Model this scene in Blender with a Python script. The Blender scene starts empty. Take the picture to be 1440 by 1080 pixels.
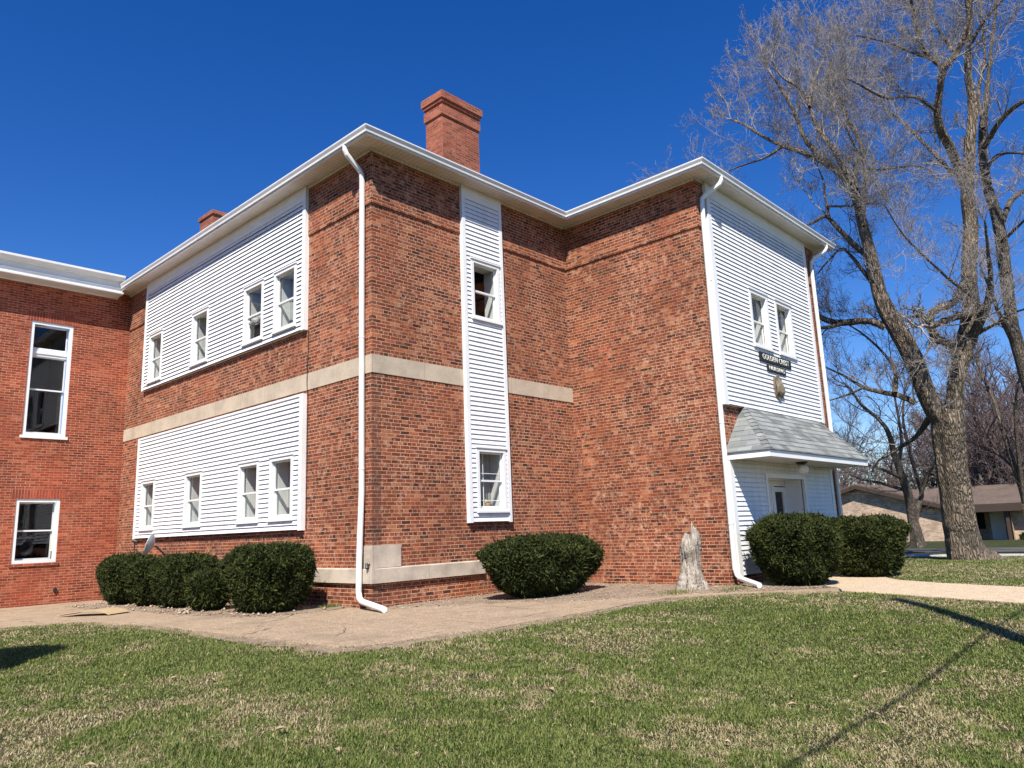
import bpy, bmesh, math, random
import numpy as np
from mathutils import Vector, Matrix
R = math.radians
rng = np.random.default_rng(7)
random.seed(11)
S = bpy.context.scene
C = S.collection

# ------------------------------------------------------------------ camera
CAM = Vector((-7.947, -10.812, 1.228))
YAW, PITCH, ROLL, FPX = 0.82199, 0.19339, -0.03872, 1053.64
fw = Vector((math.sin(YAW)*math.cos(PITCH), math.cos(YAW)*math.cos(PITCH), math.sin(PITCH)))
r0 = Vector((math.cos(YAW), -math.sin(YAW), 0)); u0 = r0.cross(fw)
rt = r0*math.cos(ROLL) + u0*math.sin(ROLL); up = -r0*math.sin(ROLL) + u0*math.cos(ROLL)
cd = bpy.data.cameras.new('camera'); cam = bpy.data.objects.new('camera', cd); C.objects.link(cam)
cam.matrix_world = Matrix(((rt.x, up.x, -fw.x, CAM.x), (rt.y, up.y, -fw.y, CAM.y), (rt.z, up.z, -fw.z, CAM.z), (0, 0, 0, 1)))
cd.sensor_fit = 'HORIZONTAL'; cd.sensor_width = 36; cd.lens = 36*FPX/1440
cd.clip_start = 0.05; cd.clip_end = 3000
S.camera = cam
# ------------------------------------------------------------------ sky, sun, exposure
LD = Vector((0.69, 0.50, -1.0)).normalized()          # the way the light travels
SUN_EL = math.asin(-LD.z)
SUN_AZ = math.atan2(-LD.x, -LD.y)                      # clockwise from +Y
w = bpy.data.worlds.new('World'); S.world = w; w.use_nodes = True
wn = w.node_tree.nodes; wl = w.node_tree.links; wn.clear()
sky = wn.new('ShaderNodeTexSky'); sky.sky_type = 'NISHITA'; sky.sun_disc = False
sky.sun_elevation = SUN_EL; sky.sun_rotation = SUN_AZ
sky.altitude = 300; sky.air_density = 1.0; sky.dust_density = 0.0; sky.ozone_density = 3.5
hs = wn.new('ShaderNodeHueSaturation'); hs.inputs['Saturation'].default_value = 1.36; hs.inputs['Hue'].default_value = 0.517; hs.inputs['Value'].default_value = 1.0; hs.inputs['Value'].default_value = 1.0
bg = wn.new('ShaderNodeBackground'); bg.inputs['Strength'].default_value = 0.092
wo = wn.new('ShaderNodeOutputWorld')
wl.new(sky.outputs[0], hs.inputs['Color']); wl.new(hs.outputs[0], bg.inputs['Color']); wl.new(bg.outputs[0], wo.inputs['Surface'])
sd = bpy.data.lights.new('sun', 'SUN'); sd.energy = 5.0; sd.angle = R(0.53); sd.color = (1.0, 0.95, 0.87)
so = bpy.data.objects.new('sun', sd); C.objects.link(so)
so.rotation_euler = LD.to_track_quat('-Z', 'Y').to_euler(); so.location = (-20, -16, 30)
S.view_settings.view_transform = 'Standard'; S.view_settings.look = 'None'
S.view_settings.exposure = 0.68; S.view_settings.gamma = 1.0
S.render.engine = 'CYCLES'
S.cycles.max_bounces = 6; S.cycles.diffuse_bounces = 2; S.cycles.transparent_max_bounces = 12; S.cycles.caustics_reflective = False; S.cycles.caustics_refractive = False

# ------------------------------------------------------------------ helpers
def tag(o, label=None, cat=None, group=None, kind=None):
    if label: o['label'] = label
    if cat: o['category'] = cat
    if group: o['group'] = group
    if kind: o['kind'] = kind
    return o
def thing(name, label, cat, loc=(0, 0, 0), group=None):
    o = bpy.data.objects.new(name, None); C.objects.link(o); o.location = loc; o.empty_display_size = 0.2
    return tag(o, label, cat, group)
def ray(px, py):
    return fw + rt*((px-720)/FPX) - up*((py-540)/FPX)
def at(px, py, F):
    return CAM + ray(px, py)*F
def on(ax, val, px, py):
    d = ray(px, py); return CAM + d*((val-CAM[ax])/d[ax])
def sstep(a, b, x):
    t = np.clip((np.asarray(x, float)-a)/(b-a), 0, 1); return t*t*(3-2*t)
def height(x, y):
    x = np.asarray(x, float); y = np.asarray(y, float)
    e = np.maximum(-2.9-x, np.minimum(-3.7-y, 4.2-x)); e = np.maximum(e, 0)
    h = -0.30*sstep(0.2, 6.5, e)*sstep(9, 2, y)
    h = h - 0.20*np.clip((y-3)/8.5, 0, 1)*sstep(3, 0, x)
    h = h - 0.018*np.maximum(x-10, 0)
    return h
def hz(x, y): return float(height(x, y))

class MB:
    def __init__(s): s.v = []; s.f = []; s.uv = []; s.m = []
    def face(s, pts, uv=None, m=0):
        pts = [Vector(p) for p in pts]
        b = len(s.v); s.v += [tuple(p) for p in pts]; s.f.append(tuple(range(b, b+len(pts)))); s.m.append(m)
        if uv is None:
            n = (pts[1]-pts[0]).cross(pts[2]-pts[0]); a = [abs(c) for c in n]
            if a[2] >= a[0]*1.5 and a[2] >= a[1]*1.5: uv = [(p.x, p.y) for p in pts]
            elif a[0] > a[1]: uv = [(p.y, p.z) for p in pts]
            else: uv = [(p.x, p.z) for p in pts]
        s.uv += uv
    def box(s, a, b, m=0, T=None):
        x0, y0, z0 = a; x1, y1, z1 = b
        c = [(x0, y0, z0), (x1, y0, z0), (x1, y1, z0), (x0, y1, z0), (x0, y0, z1), (x1, y0, z1), (x1, y1, z1), (x0, y1, z1)]
        if T: c = [T(*q) for q in c]
        for q in ((0, 3, 2, 1), (4, 5, 6, 7), (0, 1, 5, 4), (1, 2, 6, 5), (2, 3, 7, 6), (3, 0, 4, 7)):
            s.face([c[i] for i in q], m=m)
    def tube(s, pts, rad, n=8, m=0, cap=True):
        pts = [Vector(p) for p in pts]
        if not hasattr(rad, '__len__'): rad = [rad]*len(pts)
        ref = Vector((0.3, 0.9, 0.1)); rings = []; L = 0; Ls = []
        for i, p in enumerate(pts):
            if i: L += (p-pts[i-1]).length
            Ls.append(L)
            d = (pts[min(i+1, len(pts)-1)]-pts[max(i-1, 0)]).normalized()
            if abs(d.dot(ref)) > 0.95: ref = Vector((1, 0, 0.2))
            a = (ref - d*ref.dot(d)).normalized(); ref = a; b = d.cross(a)
            rings.append([p+(a*math.cos(2*math.pi*k/n)+b*math.sin(2*math.pi*k/n))*rad[i] for k in range(n)])
        for i in range(len(pts)-1):
            for k in range(n):
                k2 = (k+1) % n
                s.face([rings[i][k], rings[i][k2], rings[i+1][k2], rings[i+1][k]],
                       uv=[(k/n*6.28*rad[i], Ls[i]), ((k+1)/n*6.28*rad[i], Ls[i]), ((k+1)/n*6.28*rad[i], Ls[i+1]), (k/n*6.28*rad[i], Ls[i+1])], m=m)
        if cap:
            s.face(rings[0][::-1], m=m); s.face(rings[-1], m=m)
    def build(s, name, mats, parent=None, smooth=False, weld=False):
        me = bpy.data.meshes.new(name); me.from_pydata(s.v, [], s.f)
        ul = me.uv_layers.new(name='UVMap'); ul.data.foreach_set('uv', np.array(s.uv, 'f').ravel())
        for mm in (mats if isinstance(mats, (list, tuple)) else [mats]): me.materials.append(mm)
        me.polygons.foreach_set('material_index', s.m)
        if smooth: me.polygons.foreach_set('use_smooth', [True]*len(s.f))
        if weld:
            bm = bmesh.new(); bm.from_mesh(me); bmesh.ops.remove_doubles(bm, verts=bm.verts, dist=1e-4)
            bmesh.ops.recalc_face_normals(bm, faces=bm.faces); bm.to_mesh(me); bm.free()
        o = bpy.data.objects.new(name, me); C.objects.link(o)
        if parent: put(o, parent)
        return o
def put(o, parent):
    o.parent = parent
    q = parent; M = Matrix.Identity(4)
    chain = []
    while q: chain.append(q); q = q.parent
    for q in reversed(chain): M = M @ Matrix.Translation(q.location)
    o.location = -M.translation + (o.location if False else Vector((0, 0, 0)))
def npmesh(name, verts, faces, mats, midx=None, parent=None, smooth=False):
    """verts (N,3) array, faces (M,k) array with the same k."""
    me = bpy.data.meshes.new(name); k = faces.shape[1]
    me.vertices.add(len(verts)); me.vertices.foreach_set('co', verts.astype('f').ravel())
    me.loops.add(faces.size); me.loops.foreach_set('vertex_index', faces.astype('i').ravel())
    me.polygons.add(len(faces)); me.polygons.foreach_set('loop_start', np.arange(0, faces.size, k, dtype='i'))
    for mm in (mats if isinstance(mats, (list, tuple)) else [mats]): me.materials.append(mm)
    if midx is not None: me.polygons.foreach_set('material_index', midx.astype('i'))
    if smooth: me.polygons.foreach_set('use_smooth', np.ones(len(faces), bool))
    me.update(calc_edges=True)
    o = bpy.data.objects.new(name, me); C.objects.link(o)
    if parent: put(o, parent)
    return o

# ------------------------------------------------------------------ materials
class NT:
    def __init__(s, name):
        s.mat = bpy.data.materials.new(name); s.mat.use_nodes = True
        s.n = s.mat.node_tree.nodes; s.l = s.mat.node_tree.links
        s.b = s.n['Principled BSDF']
    def N(s, t, **k):
        o = s.n.new('ShaderNode'+t)
        for a, v in k.items():
            if a in o.inputs and not hasattr(type(o), a): s.I(o, a, v)
            else: setattr(o, a, v)
        return o
    def I(s, node, key, v):
        if isinstance(v, bpy.types.NodeSocket): s.l.new(v, node.inputs[key])
        else: node.inputs[key].default_value = v
    def noise(s, vec, scale, detail=3, rough=0.55):
        o = s.N('TexNoise'); s.I(o, 'Scale', scale); s.I(o, 'Detail', detail); s.I(o, 'Roughness', rough)
        if vec: s.I(o, 'Vector', vec)
        return o.outputs['Fac']
    def ramp(s, fac, stops):
        o = s.N('ValToRGB'); s.I(o, 'Fac', fac); e = o.color_ramp.elements
        while len(e) < len(stops): e.new(0.5)
        for q, (p, c) in zip(e, stops):
            q.position = p; q.color = (*c, 1) if len(c) == 3 else c
        return o.outputs['Color']
    def fr(s, fac, a, b, lo=0.0, hi=1.0):
        o = s.N('MapRange'); s.I(o, 'Value', fac); s.I(o, 'From Min', a); s.I(o, 'From Max', b); s.I(o, 'To Min', lo); s.I(o, 'To Max', hi)
        return o.outputs[0]
    def mix(s, fac, a, b, mode='MIX'):
        o = s.N('MixRGB', blend_type=mode); s.I(o, 0, fac)
        s.I(o, 1, a if not isinstance(a, tuple) else (*a, 1)); s.I(o, 2, b if not isinstance(b, tuple) else (*b, 1))
        return o.outputs[0]
    def math(s, op, a, b=0.0):
        o = s.N('Math', operation=op); s.I(o, 0, a); s.I(o, 1, b); return o.outputs[0]
    def bump(s, h, dist=0.01, strength=1.0):
        o = s.N('Bump'); s.I(o, 'Height', h); s.I(o, 'Distance', dist); s.I(o, 'Strength', strength)
        s.l.new(o.outputs[0], s.b.inputs['Normal'])
    def base(s, c, rough=0.8, spec=None, metal=0):
        s.I(s.b, 'Base Color', c if not isinstance(c, tuple) else (*c, 1)); s.I(s.b, 'Roughness', rough); s.I(s.b, 'Metallic', metal)
        if spec is not None: s.I(s.b, 'Specular IOR Level', spec)
        return s.mat
    def pos(s): return s.N('NewGeometry').outputs['Position']
    def uv(s): return s.N('UVMap').outputs[0]

def brick_mat(name, stops, mortar, squash=0.5, sfreq=6, wear=0.5, bw=0.212, rh=0.0677, ms=0.0055, warm=(1, 1, 1), corner=False):
    t = NT(name); uv = t.uv(); P = t.pos()
    dn = t.N('TexNoise'); t.I(dn, 'Vector', P); t.I(dn, 'Scale', 22.0); t.I(dn, 'Detail', 2.0)
    v = t.N('VectorMath', operation='MULTIPLY_ADD'); t.I(v, 0, dn.outputs['Color']); t.I(v, 1, (0.009, 0.009, 0)); t.I(v, 2, uv)
    def bt(vec):
        b = t.N('TexBrick', offset=0.5, offset_frequency=2, squash=squash, squash_frequency=sfreq)
        t.I(b, 'Vector', vec); t.I(b, 'Color1', (0, 0, 0, 1)); t.I(b, 'Color2', (1, 1, 1, 1)); t.I(b, 'Mortar', (0.5, 0.5, 0.5, 1))
        t.I(b, 'Scale', 1.0); t.I(b, 'Mortar Size', ms); t.I(b, 'Mortar Smooth', 0.25); t.I(b, 'Bias', 0.0); t.I(b, 'Brick Width', bw); t.I(b, 'Row Height', rh)
        return b
    b = bt(v.outputs[0]); rnd = b.outputs['Color']; fac = b.outputs['Fac']
    col = t.ramp(rnd, stops)
    fine = t.noise(P, 45, 4, 0.75)
    col = t.mix(1.0, col, t.ramp(fine, [(0.28, (0.55, 0.54, 0.53)), (0.72, (1.42, 1.40, 1.36))]), 'MULTIPLY')
    # slow drift of tone from one area to the next: darker fired brick, sooty runs, repointed areas
    big = t.noise(P, 0.7, 4, 0.6)
    col = t.mix(1.0, col, t.ramp(big, [(0.3, (0.66, 0.64, 0.66)), (0.5, (1, 1, 1)), (0.70, (1.32, 1.20, 1.06))]), 'MULTIPLY')
    pat = t.noise(P, 2.3, 5, 0.65)
    grey = t.fr(pat, 0.60, 0.74, 0.0, 0.55*wear)
    col = t.mix(grey, col, (0.17, 0.125, 0.10))
    # lime smeared over spalled faces
    sm = t.noise(P, 7.5, 5, 0.75); sm2 = t.noise(P, 1.1, 3, 0.6)
    smear = t.math('MULTIPLY', t.fr(sm, 0.50, 0.66, 0.0, 1.0), t.fr(sm2, 0.38, 0.60, 0.15*wear, 1.0*wear))
    col = t.mix(smear, col, t.mix(0.5, mortar, (0.34, 0.165, 0.10)))
    mn = t.noise(P, 30, 3, 0.7)
    mcol = t.mix(1.0, mortar, t.ramp(mn, [(0.3, (0.62, 0.62, 0.62)), (0.7, (1.15, 1.15, 1.15))]), 'MULTIPLY')
    mpatch = t.noise(P, 0.9, 4, 0.6)
    mcol = t.mix(1.0, mcol, t.ramp(mpatch, [(0.32, (0.55, 0.5, 0.48)), (0.62, (1.0, 1.0, 1.0))]), 'MULTIPLY')
    col = t.mix(fac, col, mcol)
    # a few nearly black mortar voids
    vo = t.noise(P, 17, 3, 0.6)
    hole = t.math('MULTIPLY', fac, t.fr(vo, 0.60, 0.70, 0.0, 0.8*wear))
    col = t.mix(hole, col, (0.03, 0.02, 0.02))
    col = t.mix(1.0, col, warm, 'MULTIPLY') if warm != (1, 1, 1) else col
    if False: col = t.mix(1.0, col, warm, 'MULTIPLY')
    if corner:      # sooty toothed bricks down the outer corner
        sp = t.N('SeparateXYZ'); t.I(sp, 0, P); cn = t.noise(P, 5.0, 3, 0.7)
        mk = t.math('MULTIPLY', t.math('LESS_THAN', t.math('ADD', sp.outputs[0], t.math('MULTIPLY', cn, 0.22)), 0.30), t.math('LESS_THAN', sp.outputs[1], 0.02))
        mk = t.math('MULTIPLY', mk, t.math('LESS_THAN', sp.outputs[2], 4.15))
        col = t.mix(t.math('MULTIPLY', mk, t.fr(t.noise(P, 2.0, 4, 0.7), 0.35, 0.6, 0.1, 0.55)), col, (0.075, 0.045, 0.038))
    h = t.math('ADD', t.math('MULTIPLY', fac, -1.0), t.math('MULTIPLY', fine, 0.5))
    h = t.math('ADD', h, t.math('MULTIPLY', rnd, 0.35))
    t.bump(h, 0.007, 0.9)
    return t.base(col, 0.92, 0.25)

M = {}
M['brick'] = brick_mat('weathered_brick', [(0.0, (0.045, 0.023, 0.018)), (0.10, (0.10, 0.036, 0.022)), (0.24, (0.22, 0.060, 0.030)), (0.42, (0.115, 0.038, 0.023)), (0.60, (0.27, 0.085, 0.040)), (0.78, (0.15, 0.054, 0.034)), (0.90, (0.31, 0.11, 0.056)), (1.0, (0.35, 0.18, 0.11))],
                       (0.72, 0.49, 0.37), wear=1.0, ms=0.0066, warm=(0.98, 0.84, 0.725), corner=True)
M['brick_red'] = brick_mat('red_wing_brick', [(0.0, (0.17, 0.036, 0.021)), (0.3, (0.31, 0.068, 0.034)), (0.6, (0.23, 0.048, 0.027)), (0.85, (0.36, 0.09, 0.048)), (1.0, (0.42, 0.13, 0.075))], (0.66, 0.38, 0.27), squash=1.0, sfreq=2, wear=0.45, ms=0.0066, warm=(0.98, 0.91, 0.82))
M['brick_chim'] = brick_mat('chimney_brick', [(0.0, (0.21, 0.065, 0.045)), (0.5, (0.30, 0.095, 0.066)), (1.0, (0.38, 0.14, 0.095))], (0.56, 0.34, 0.25), squash=1.0, sfreq=2, wear=0.5, ms=0.0065, warm=(0.95, 0.84, 0.76))
M['brick_soldier'] = brick_mat('soldier_course_brick', [(0.0, (0.22, 0.042, 0.022)), (0.5, (0.29, 0.058, 0.032)), (1.0, (0.33, 0.08, 0.045))], (0.52, 0.30, 0.215), squash=1.0, sfreq=2, wear=0.2, bw=0.0677, rh=0.26)
M['brick_tan'] = brick_mat('tan_house_brick', [(0.0, (0.36, 0.25, 0.17)), (0.5, (0.48, 0.36, 0.26)), (1.0, (0.58, 0.45, 0.34))], (0.42, 0.36, 0.30), squash=1.0, sfreq=2, wear=0.2, bw=0.25, rh=0.10, ms=0.010)

def plain(name, col, rough=0.5, var=0.12, scale=6.0, spec=0.4, bump=0.0):
    t = NT(name); P = t.pos(); n = t.noise(P, scale, 4, 0.6); n2 = t.noise(P, scale*0.15, 3, 0.6)
    f = t.math('ADD', t.math('MULTIPLY', n, 0.5), t.math('MULTIPLY', n2, 0.5))
    c = t.mix(1.0, col, t.ramp(f, [(0.35, (1-var,)*3), (0.65, (1+var*0.4,)*3)]), 'MULTIPLY')
    if bump: t.bump(n, bump)
    return t.base(c, rough, spec)
t = NT('white_vinyl_siding'); P = t.pos(); mp = t.N('Mapping'); t.I(mp, 'Vector', P); t.I(mp, 'Scale', (9, 9, 0.7))
n = t.noise(mp.outputs[0], 1.0, 5, 0.65); n2 = t.noise(P, 0.9, 4, 0.6); n3 = t.noise(P, 14, 3, 0.6)
c = t.mix(1.0, (0.83, 0.83, 0.835), t.ramp(n, [(0.30, (0.86, 0.855, 0.84)), (0.55, (1, 1, 1))]), 'MULTIPLY')
c = t.mix(1.0, c, t.ramp(n2, [(0.3, (0.93, 0.93, 0.92)), (0.6, (1.02, 1.02, 1.02))]), 'MULTIPLY')
t.bump(t.math('ADD', n2, t.math('MULTIPLY', n3, 0.05)), 0.012); M['siding'] = t.base(c, 0.5, 0.35)
M['lap_shade'] = plain('siding_lap_shade', (0.16, 0.155, 0.15), 0.9, 0.3, 9.0, 0.1)  # dark grey under each siding lap, painting its shadow line deeper
M['trim'] = plain('white_trim', (0.80, 0.80, 0.79), 0.4, 0.08, 5.0)
M['gutter'] = plain('white_gutter_metal', (0.78, 0.77, 0.74), 0.35, 0.10, 4.0, 0.5)
M['sash'] = plain('white_window_sash', (0.76, 0.76, 0.74), 0.4, 0.08, 6.0)
M['curtain'] = plain('grey_curtain', (0.34, 0.335, 0.325), 0.9, 0.08, 5.0, 0.1)
M['plaster'] = plain('pale_plaster', (0.60, 0.59, 0.57), 0.9, 0.08, 2.0, 0.1)
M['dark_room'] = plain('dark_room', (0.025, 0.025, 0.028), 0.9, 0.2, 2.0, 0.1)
M['dark'] = plain('black_metal', (0.02, 0.02, 0.02), 0.5, 0.2, 8.0)
M['dish'] = plain('grey_dish_paint', (0.42, 0.44, 0.46), 0.45, 0.12, 6.0)
M['tan_board'] = plain('tan_board', (0.42, 0.31, 0.175), 0.8, 0.15, 8.0, 0.2)
M['plaque'] = plain('weathered_bronze', (0.20, 0.155, 0.105), 0.6, 0.5, 40.0, 0.4)
M['sign_black'] = plain('sign_black', (0.018, 0.017, 0.016), 0.5, 0.3, 20.0)
M['sign_white'] = plain('sign_letter_paint', (0.72, 0.70, 0.62), 0.6, 0.2, 30.0)
M['globe'] = plain('frosted_globe', (0.72, 0.70, 0.64), 0.3, 0.05, 4.0)
M['roof_brown'] = plain('brown_shingle', (0.135, 0.10, 0.08), 0.95, 0.3, 3.0, 0.2)
M['roof_grey'] = plain('grey_roof_felt', (0.20, 0.20, 0.19), 0.95, 0.3, 3.0, 0.2)
M['brown_trim'] = plain('dark_brown_trim', (0.055, 0.035, 0.025), 0.6, 0.15, 3.0)
M['pole_wood'] = plain('pole_wood', (0.16, 0.12, 0.09), 0.9, 0.3, 6.0, 0.2)
M['stem'] = plain('yew_stem', (0.07, 0.05, 0.035), 0.95, 0.3, 20.0, 0.1)
M['asphalt'] = plain('asphalt', (0.10, 0.092, 0.082), 0.95, 0.2, 5.0, 0.2)

t = NT('soffit_panels'); uv = t.uv(); sx = t.N('SeparateXYZ'); t.I(sx, 0, uv)
wv = t.math('FRACT', t.math('MULTIPLY', sx.outputs[0], 1/0.105)); gr = t.math('LESS_THAN', wv, 0.13)
P = t.pos(); n = t.noise(P, 2.0, 4, 0.6)
col = t.mix(1.0, (0.74, 0.70, 0.63), t.ramp(n, [(0.3, (0.85, 0.84, 0.82)), (0.7, (1.04, 1.04, 1.04))]), 'MULTIPLY')
col = t.mix(t.math('MULTIPLY', gr, 0.45), col, (0.25, 0.23, 0.2)); t.bump(t.math('MULTIPLY', gr, -1.0), 0.012); M['soffit'] = t.base(col, 0.55, 0.3)

def stone(name, c, stain=0.35):
    t = NT(name); P = t.pos(); n = t.noise(P, 1.6, 5, 0.65); n2 = t.noise(P, 45, 3, 0.7)
    col = t.mix(1.0, c, t.ramp(n, [(0.3, (1-stain,)*3), (0.6, (1.05, 1.04, 1.02))]), 'MULTIPLY')
    col = t.mix(1.0, col, t.ramp(n2, [(0.3, (0.88,)*3), (0.7, (1.06,)*3)]), 'MULTIPLY')
    uv = t.uv(); b = t.N('TexBrick', offset=0.0); t.I(b, 'Vector', uv); t.I(b, 'Scale', 1.0); t.I(b, 'Brick Width', 1.22); t.I(b, 'Row Height', 50.0); t.I(b, 'Mortar Size', 0.004)
    col = t.mix(t.math('MULTIPLY', b.outputs['Fac'], 0.55), col, (0.16, 0.12, 0.09))
    t.bump(n2, 0.004); return t.base(col, 0.9, 0.25)
M['stone'] = stone('limestone', (0.52, 0.43, 0.325), 0.25)
M['stone_base'] = stone('limestone_base', (0.54, 0.46, 0.37), 0.4)

def concrete(name, ca, cb, crack=True, agg=62):
    t = NT(name); P = t.pos(); n = t.noise(P, 0.8, 5, 0.65); f = t.noise(P, agg, 2, 0.7); n3 = t.noise(P, 6, 5, 0.7)
    col = t.mix(n, ca, cb)
    col = t.mix(1.0, col, t.ramp(f, [(0.34, (0.45,)*3), (0.66, (1.5,)*3)]), 'MULTIPLY')
    col = t.mix(1.0, col, t.ramp(n3, [(0.3, (0.80, 0.79, 0.78)), (0.6, (1.06,)*3)]), 'MULTIPLY')
    if crack:
        dn = t.N('TexNoise'); t.I(dn, 'Vector', P); t.I(dn, 'Scale', 1.7); t.I(dn, 'Detail', 4.0)
        v = t.N('VectorMath', operation='MULTIPLY_ADD'); t.I(v, 0, dn.outputs['Color']); t.I(v, 1, (0.5, 0.5, 0)); t.I(v, 2, P)
        vo = t.N('TexVoronoi', feature='DISTANCE_TO_EDGE'); t.I(vo, 'Vector', v.outputs[0]); t.I(vo, 'Scale', 0.42)
        cr = t.math('MULTIPLY', t.math('LESS_THAN', vo.outputs['Distance'], 0.006), t.fr(t.noise(P, 1.3, 2), 0.46, 0.56, 0, 0.8))
        col = t.mix(cr, col, (0.06, 0.045, 0.035))
    if crack:
        sp = t.N('SeparateXYZ'); t.I(sp, 0, P); wob = t.math('MULTIPLY', t.noise(P, 3.0, 3), 0.05)
        for k, per in ((0, 1.52), (1, 1.58)):
            fr_ = t.math('FRACT', t.math('MULTIPLY', t.math('ADD', sp.outputs[k], wob), 1/per)); j = t.math('MULTIPLY', t.math('LESS_THAN', fr_, 0.010), 0.6)
            col = t.mix(j, col, (0.11, 0.085, 0.06))
        st = t.fr(t.noise(P, 1.1, 4, 0.6), 0.52, 0.70, 0, 0.55); col = t.mix(st, col, (0.19, 0.145, 0.105))
    t.bump(f, 0.004); return t.base(col, 0.92, 0.2)
M['walk'] = concrete('old_concrete', (0.31, 0.228, 0.150), (0.40, 0.302, 0.205))
M['path'] = concrete('tan_concrete', (0.50, 0.385, 0.26), (0.56, 0.44, 0.30), crack=False)
M['far_walk'] = concrete('pale_concrete', (0.55, 0.52, 0.47), (0.60, 0.57, 0.52), crack=False)

t = NT('bed_soil'); P = t.pos(); a = t.noise(P, 3, 5, 0.7); f = t.noise(P, 60, 4, 0.75)
vo = t.N('TexVoronoi'); t.I(vo, 'Vector', P); t.I(vo, 'Scale', 38.0)
col = t.ramp(a, [(0.3, (0.22, 0.155, 0.10)), (0.5, (0.34, 0.25, 0.17)), (0.7, (0.43, 0.33, 0.23))])
col = t.mix(1.0, col, t.ramp(f, [(0.3, (0.55,)*3), (0.7, (1.3,)*3)]), 'MULTIPLY')
col = t.mix(t.fr(vo.outputs['Color'], 0.7, 0.75, 0, 0.6), col, (0.5, 0.43, 0.36))
t.bump(t.math('ADD', f, t.math('MULTIPLY', vo.outputs['Distance'], -1.0)), 0.02); M['soil'] = t.base(col, 0.95, 0.15)

t = NT('turf_ground'); P = t.pos(); a = t.noise(P, 0.55, 4, 0.6); b_ = t.noise(P, 3.5, 5, 0.75); f = t.noise(P, 70, 3, 0.7)
mx = t.math('ADD', t.math('MULTIPLY', a, 0.45), t.math('MULTIPLY', b_, 0.55))
col = t.ramp(mx, [(0.36, (0.028, 0.042, 0.012)), (0.5, (0.05, 0.062, 0.021)), (0.60, (0.10, 0.085, 0.042)), (0.70, (0.16, 0.125, 0.075))])
col = t.mix(1.0, col, t.ramp(f, [(0.3, (0.45,)*3), (0.7, (1.35,)*3)]), 'MULTIPLY')
t.bump(f, 0.03); M['turf'] = t.base(col, 0.95, 0.1)

def leafmat(name, stops, rough=0.6, trans=0.25, scale=9.0, spec=0.3):
    t = NT(name); P = t.pos(); a = t.noise(P, scale, 3, 0.7)
    oi = t.N('NewGeometry').outputs['Random Per Island']
    f = t.math('ADD', t.math('MULTIPLY', a, 0.55), t.math('MULTIPLY', oi, 0.45))
    c = t.ramp(f, stops); t.base(c, rough, spec)
    tr = t.N('BsdfTranslucent'); t.I(tr, 'Color', c); ms_ = t.N('MixShader'); t.I(ms_, 0, trans)
    t.l.new(t.b.outputs[0], ms_.inputs[1]); t.l.new(tr.outputs[0], ms_.inputs[2])
    t.l.new(ms_.outputs[0], t.n['Material Output'].inputs['Surface']); return t.mat
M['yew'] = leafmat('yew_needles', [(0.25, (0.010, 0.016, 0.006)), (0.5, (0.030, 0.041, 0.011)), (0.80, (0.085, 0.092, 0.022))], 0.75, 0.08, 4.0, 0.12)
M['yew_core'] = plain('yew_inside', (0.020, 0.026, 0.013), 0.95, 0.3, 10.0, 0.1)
M['grass'] = leafmat('green_grass', [(0.25, (0.085, 0.130, 0.026)), (0.5, (0.165, 0.208, 0.050)), (0.8, (0.30, 0.30, 0.105))], 0.6, 0.35, 3.0, 0.2)
M['straw'] = leafmat('dry_grass', [(0.25, (0.23, 0.19, 0.09)), (0.5, (0.38, 0.31, 0.165)), (0.8, (0.58, 0.49, 0.31))], 0.75, 0.3, 5.0, 0.15)
M['leaf_dry'] = plain('dead_leaf', (0.45, 0.34, 0.20), 0.85, 0.4, 12.0, 0.2)

def bark(name, ca, cb, sc=1.0, bumpd=0.05):
    t = NT(name); P = t.pos(); mp = t.N('Mapping'); t.I(mp, 'Vector', P); t.I(mp, 'Scale', (15*sc, 15*sc, 2.6*sc)); t.I(mp, 'Rotation', (0.12, 0.15, 0.0))
    n = t.noise(mp.outputs[0], 1.0, 6, 0.7); n2 = t.noise(P, 1.3*sc, 3, 0.6)
    vo = t.N('TexVoronoi', feature='DISTANCE_TO_EDGE'); dn = t.N('VectorMath', operation='MULTIPLY_ADD')
    tn = t.N('TexNoise'); t.I(tn, 'Vector', mp.outputs[0]); t.I(tn, 'Scale', 0.9)
    t.I(dn, 0, tn.outputs['Color']); t.I(dn, 1, (1.6, 1.6, 1.6)); t.I(dn, 2, mp.outputs[0]); t.I(vo, 'Vector', dn.outputs[0]); t.I(vo, 'Scale', 0.9)
    e = t.fr(vo.outputs['Distance'], 0.0, 0.28)
    c = t.mix(n, ca, cb); c = t.mix(1.0, c, t.ramp(e, [(0.0, (0.5, 0.48, 0.46)), (0.6, (1.1, 1.1, 1.1))]), 'MULTIPLY')
    c = t.mix(1.0, c, t.ramp(n2, [(0.35, (0.75, 0.76, 0.75)), (0.65, (1.15, 1.12, 1.05))]), 'MULTIPLY')
    t.bump(t.math('ADD', e, t.math('MULTIPLY', n, 0.8)), bumpd); return t.base(c, 0.95, 0.15)
M['bark'] = bark('furrowed_bark', (0.15, 0.115, 0.088), (0.36, 0.30, 0.235))
M['bark2'] = bark('grey_bark', (0.11, 0.088, 0.07), (0.26, 0.22, 0.18), 1.5, 0.03)
M['twig'] = plain('bare_twigs', (0.31, 0.275, 0.25), 0.9, 0.3, 2.0, 0.15)
M['twig_far'] = plain('far_twigs', (0.15, 0.112, 0.105), 0.95, 0.3, 1.0, 0.1)

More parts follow.
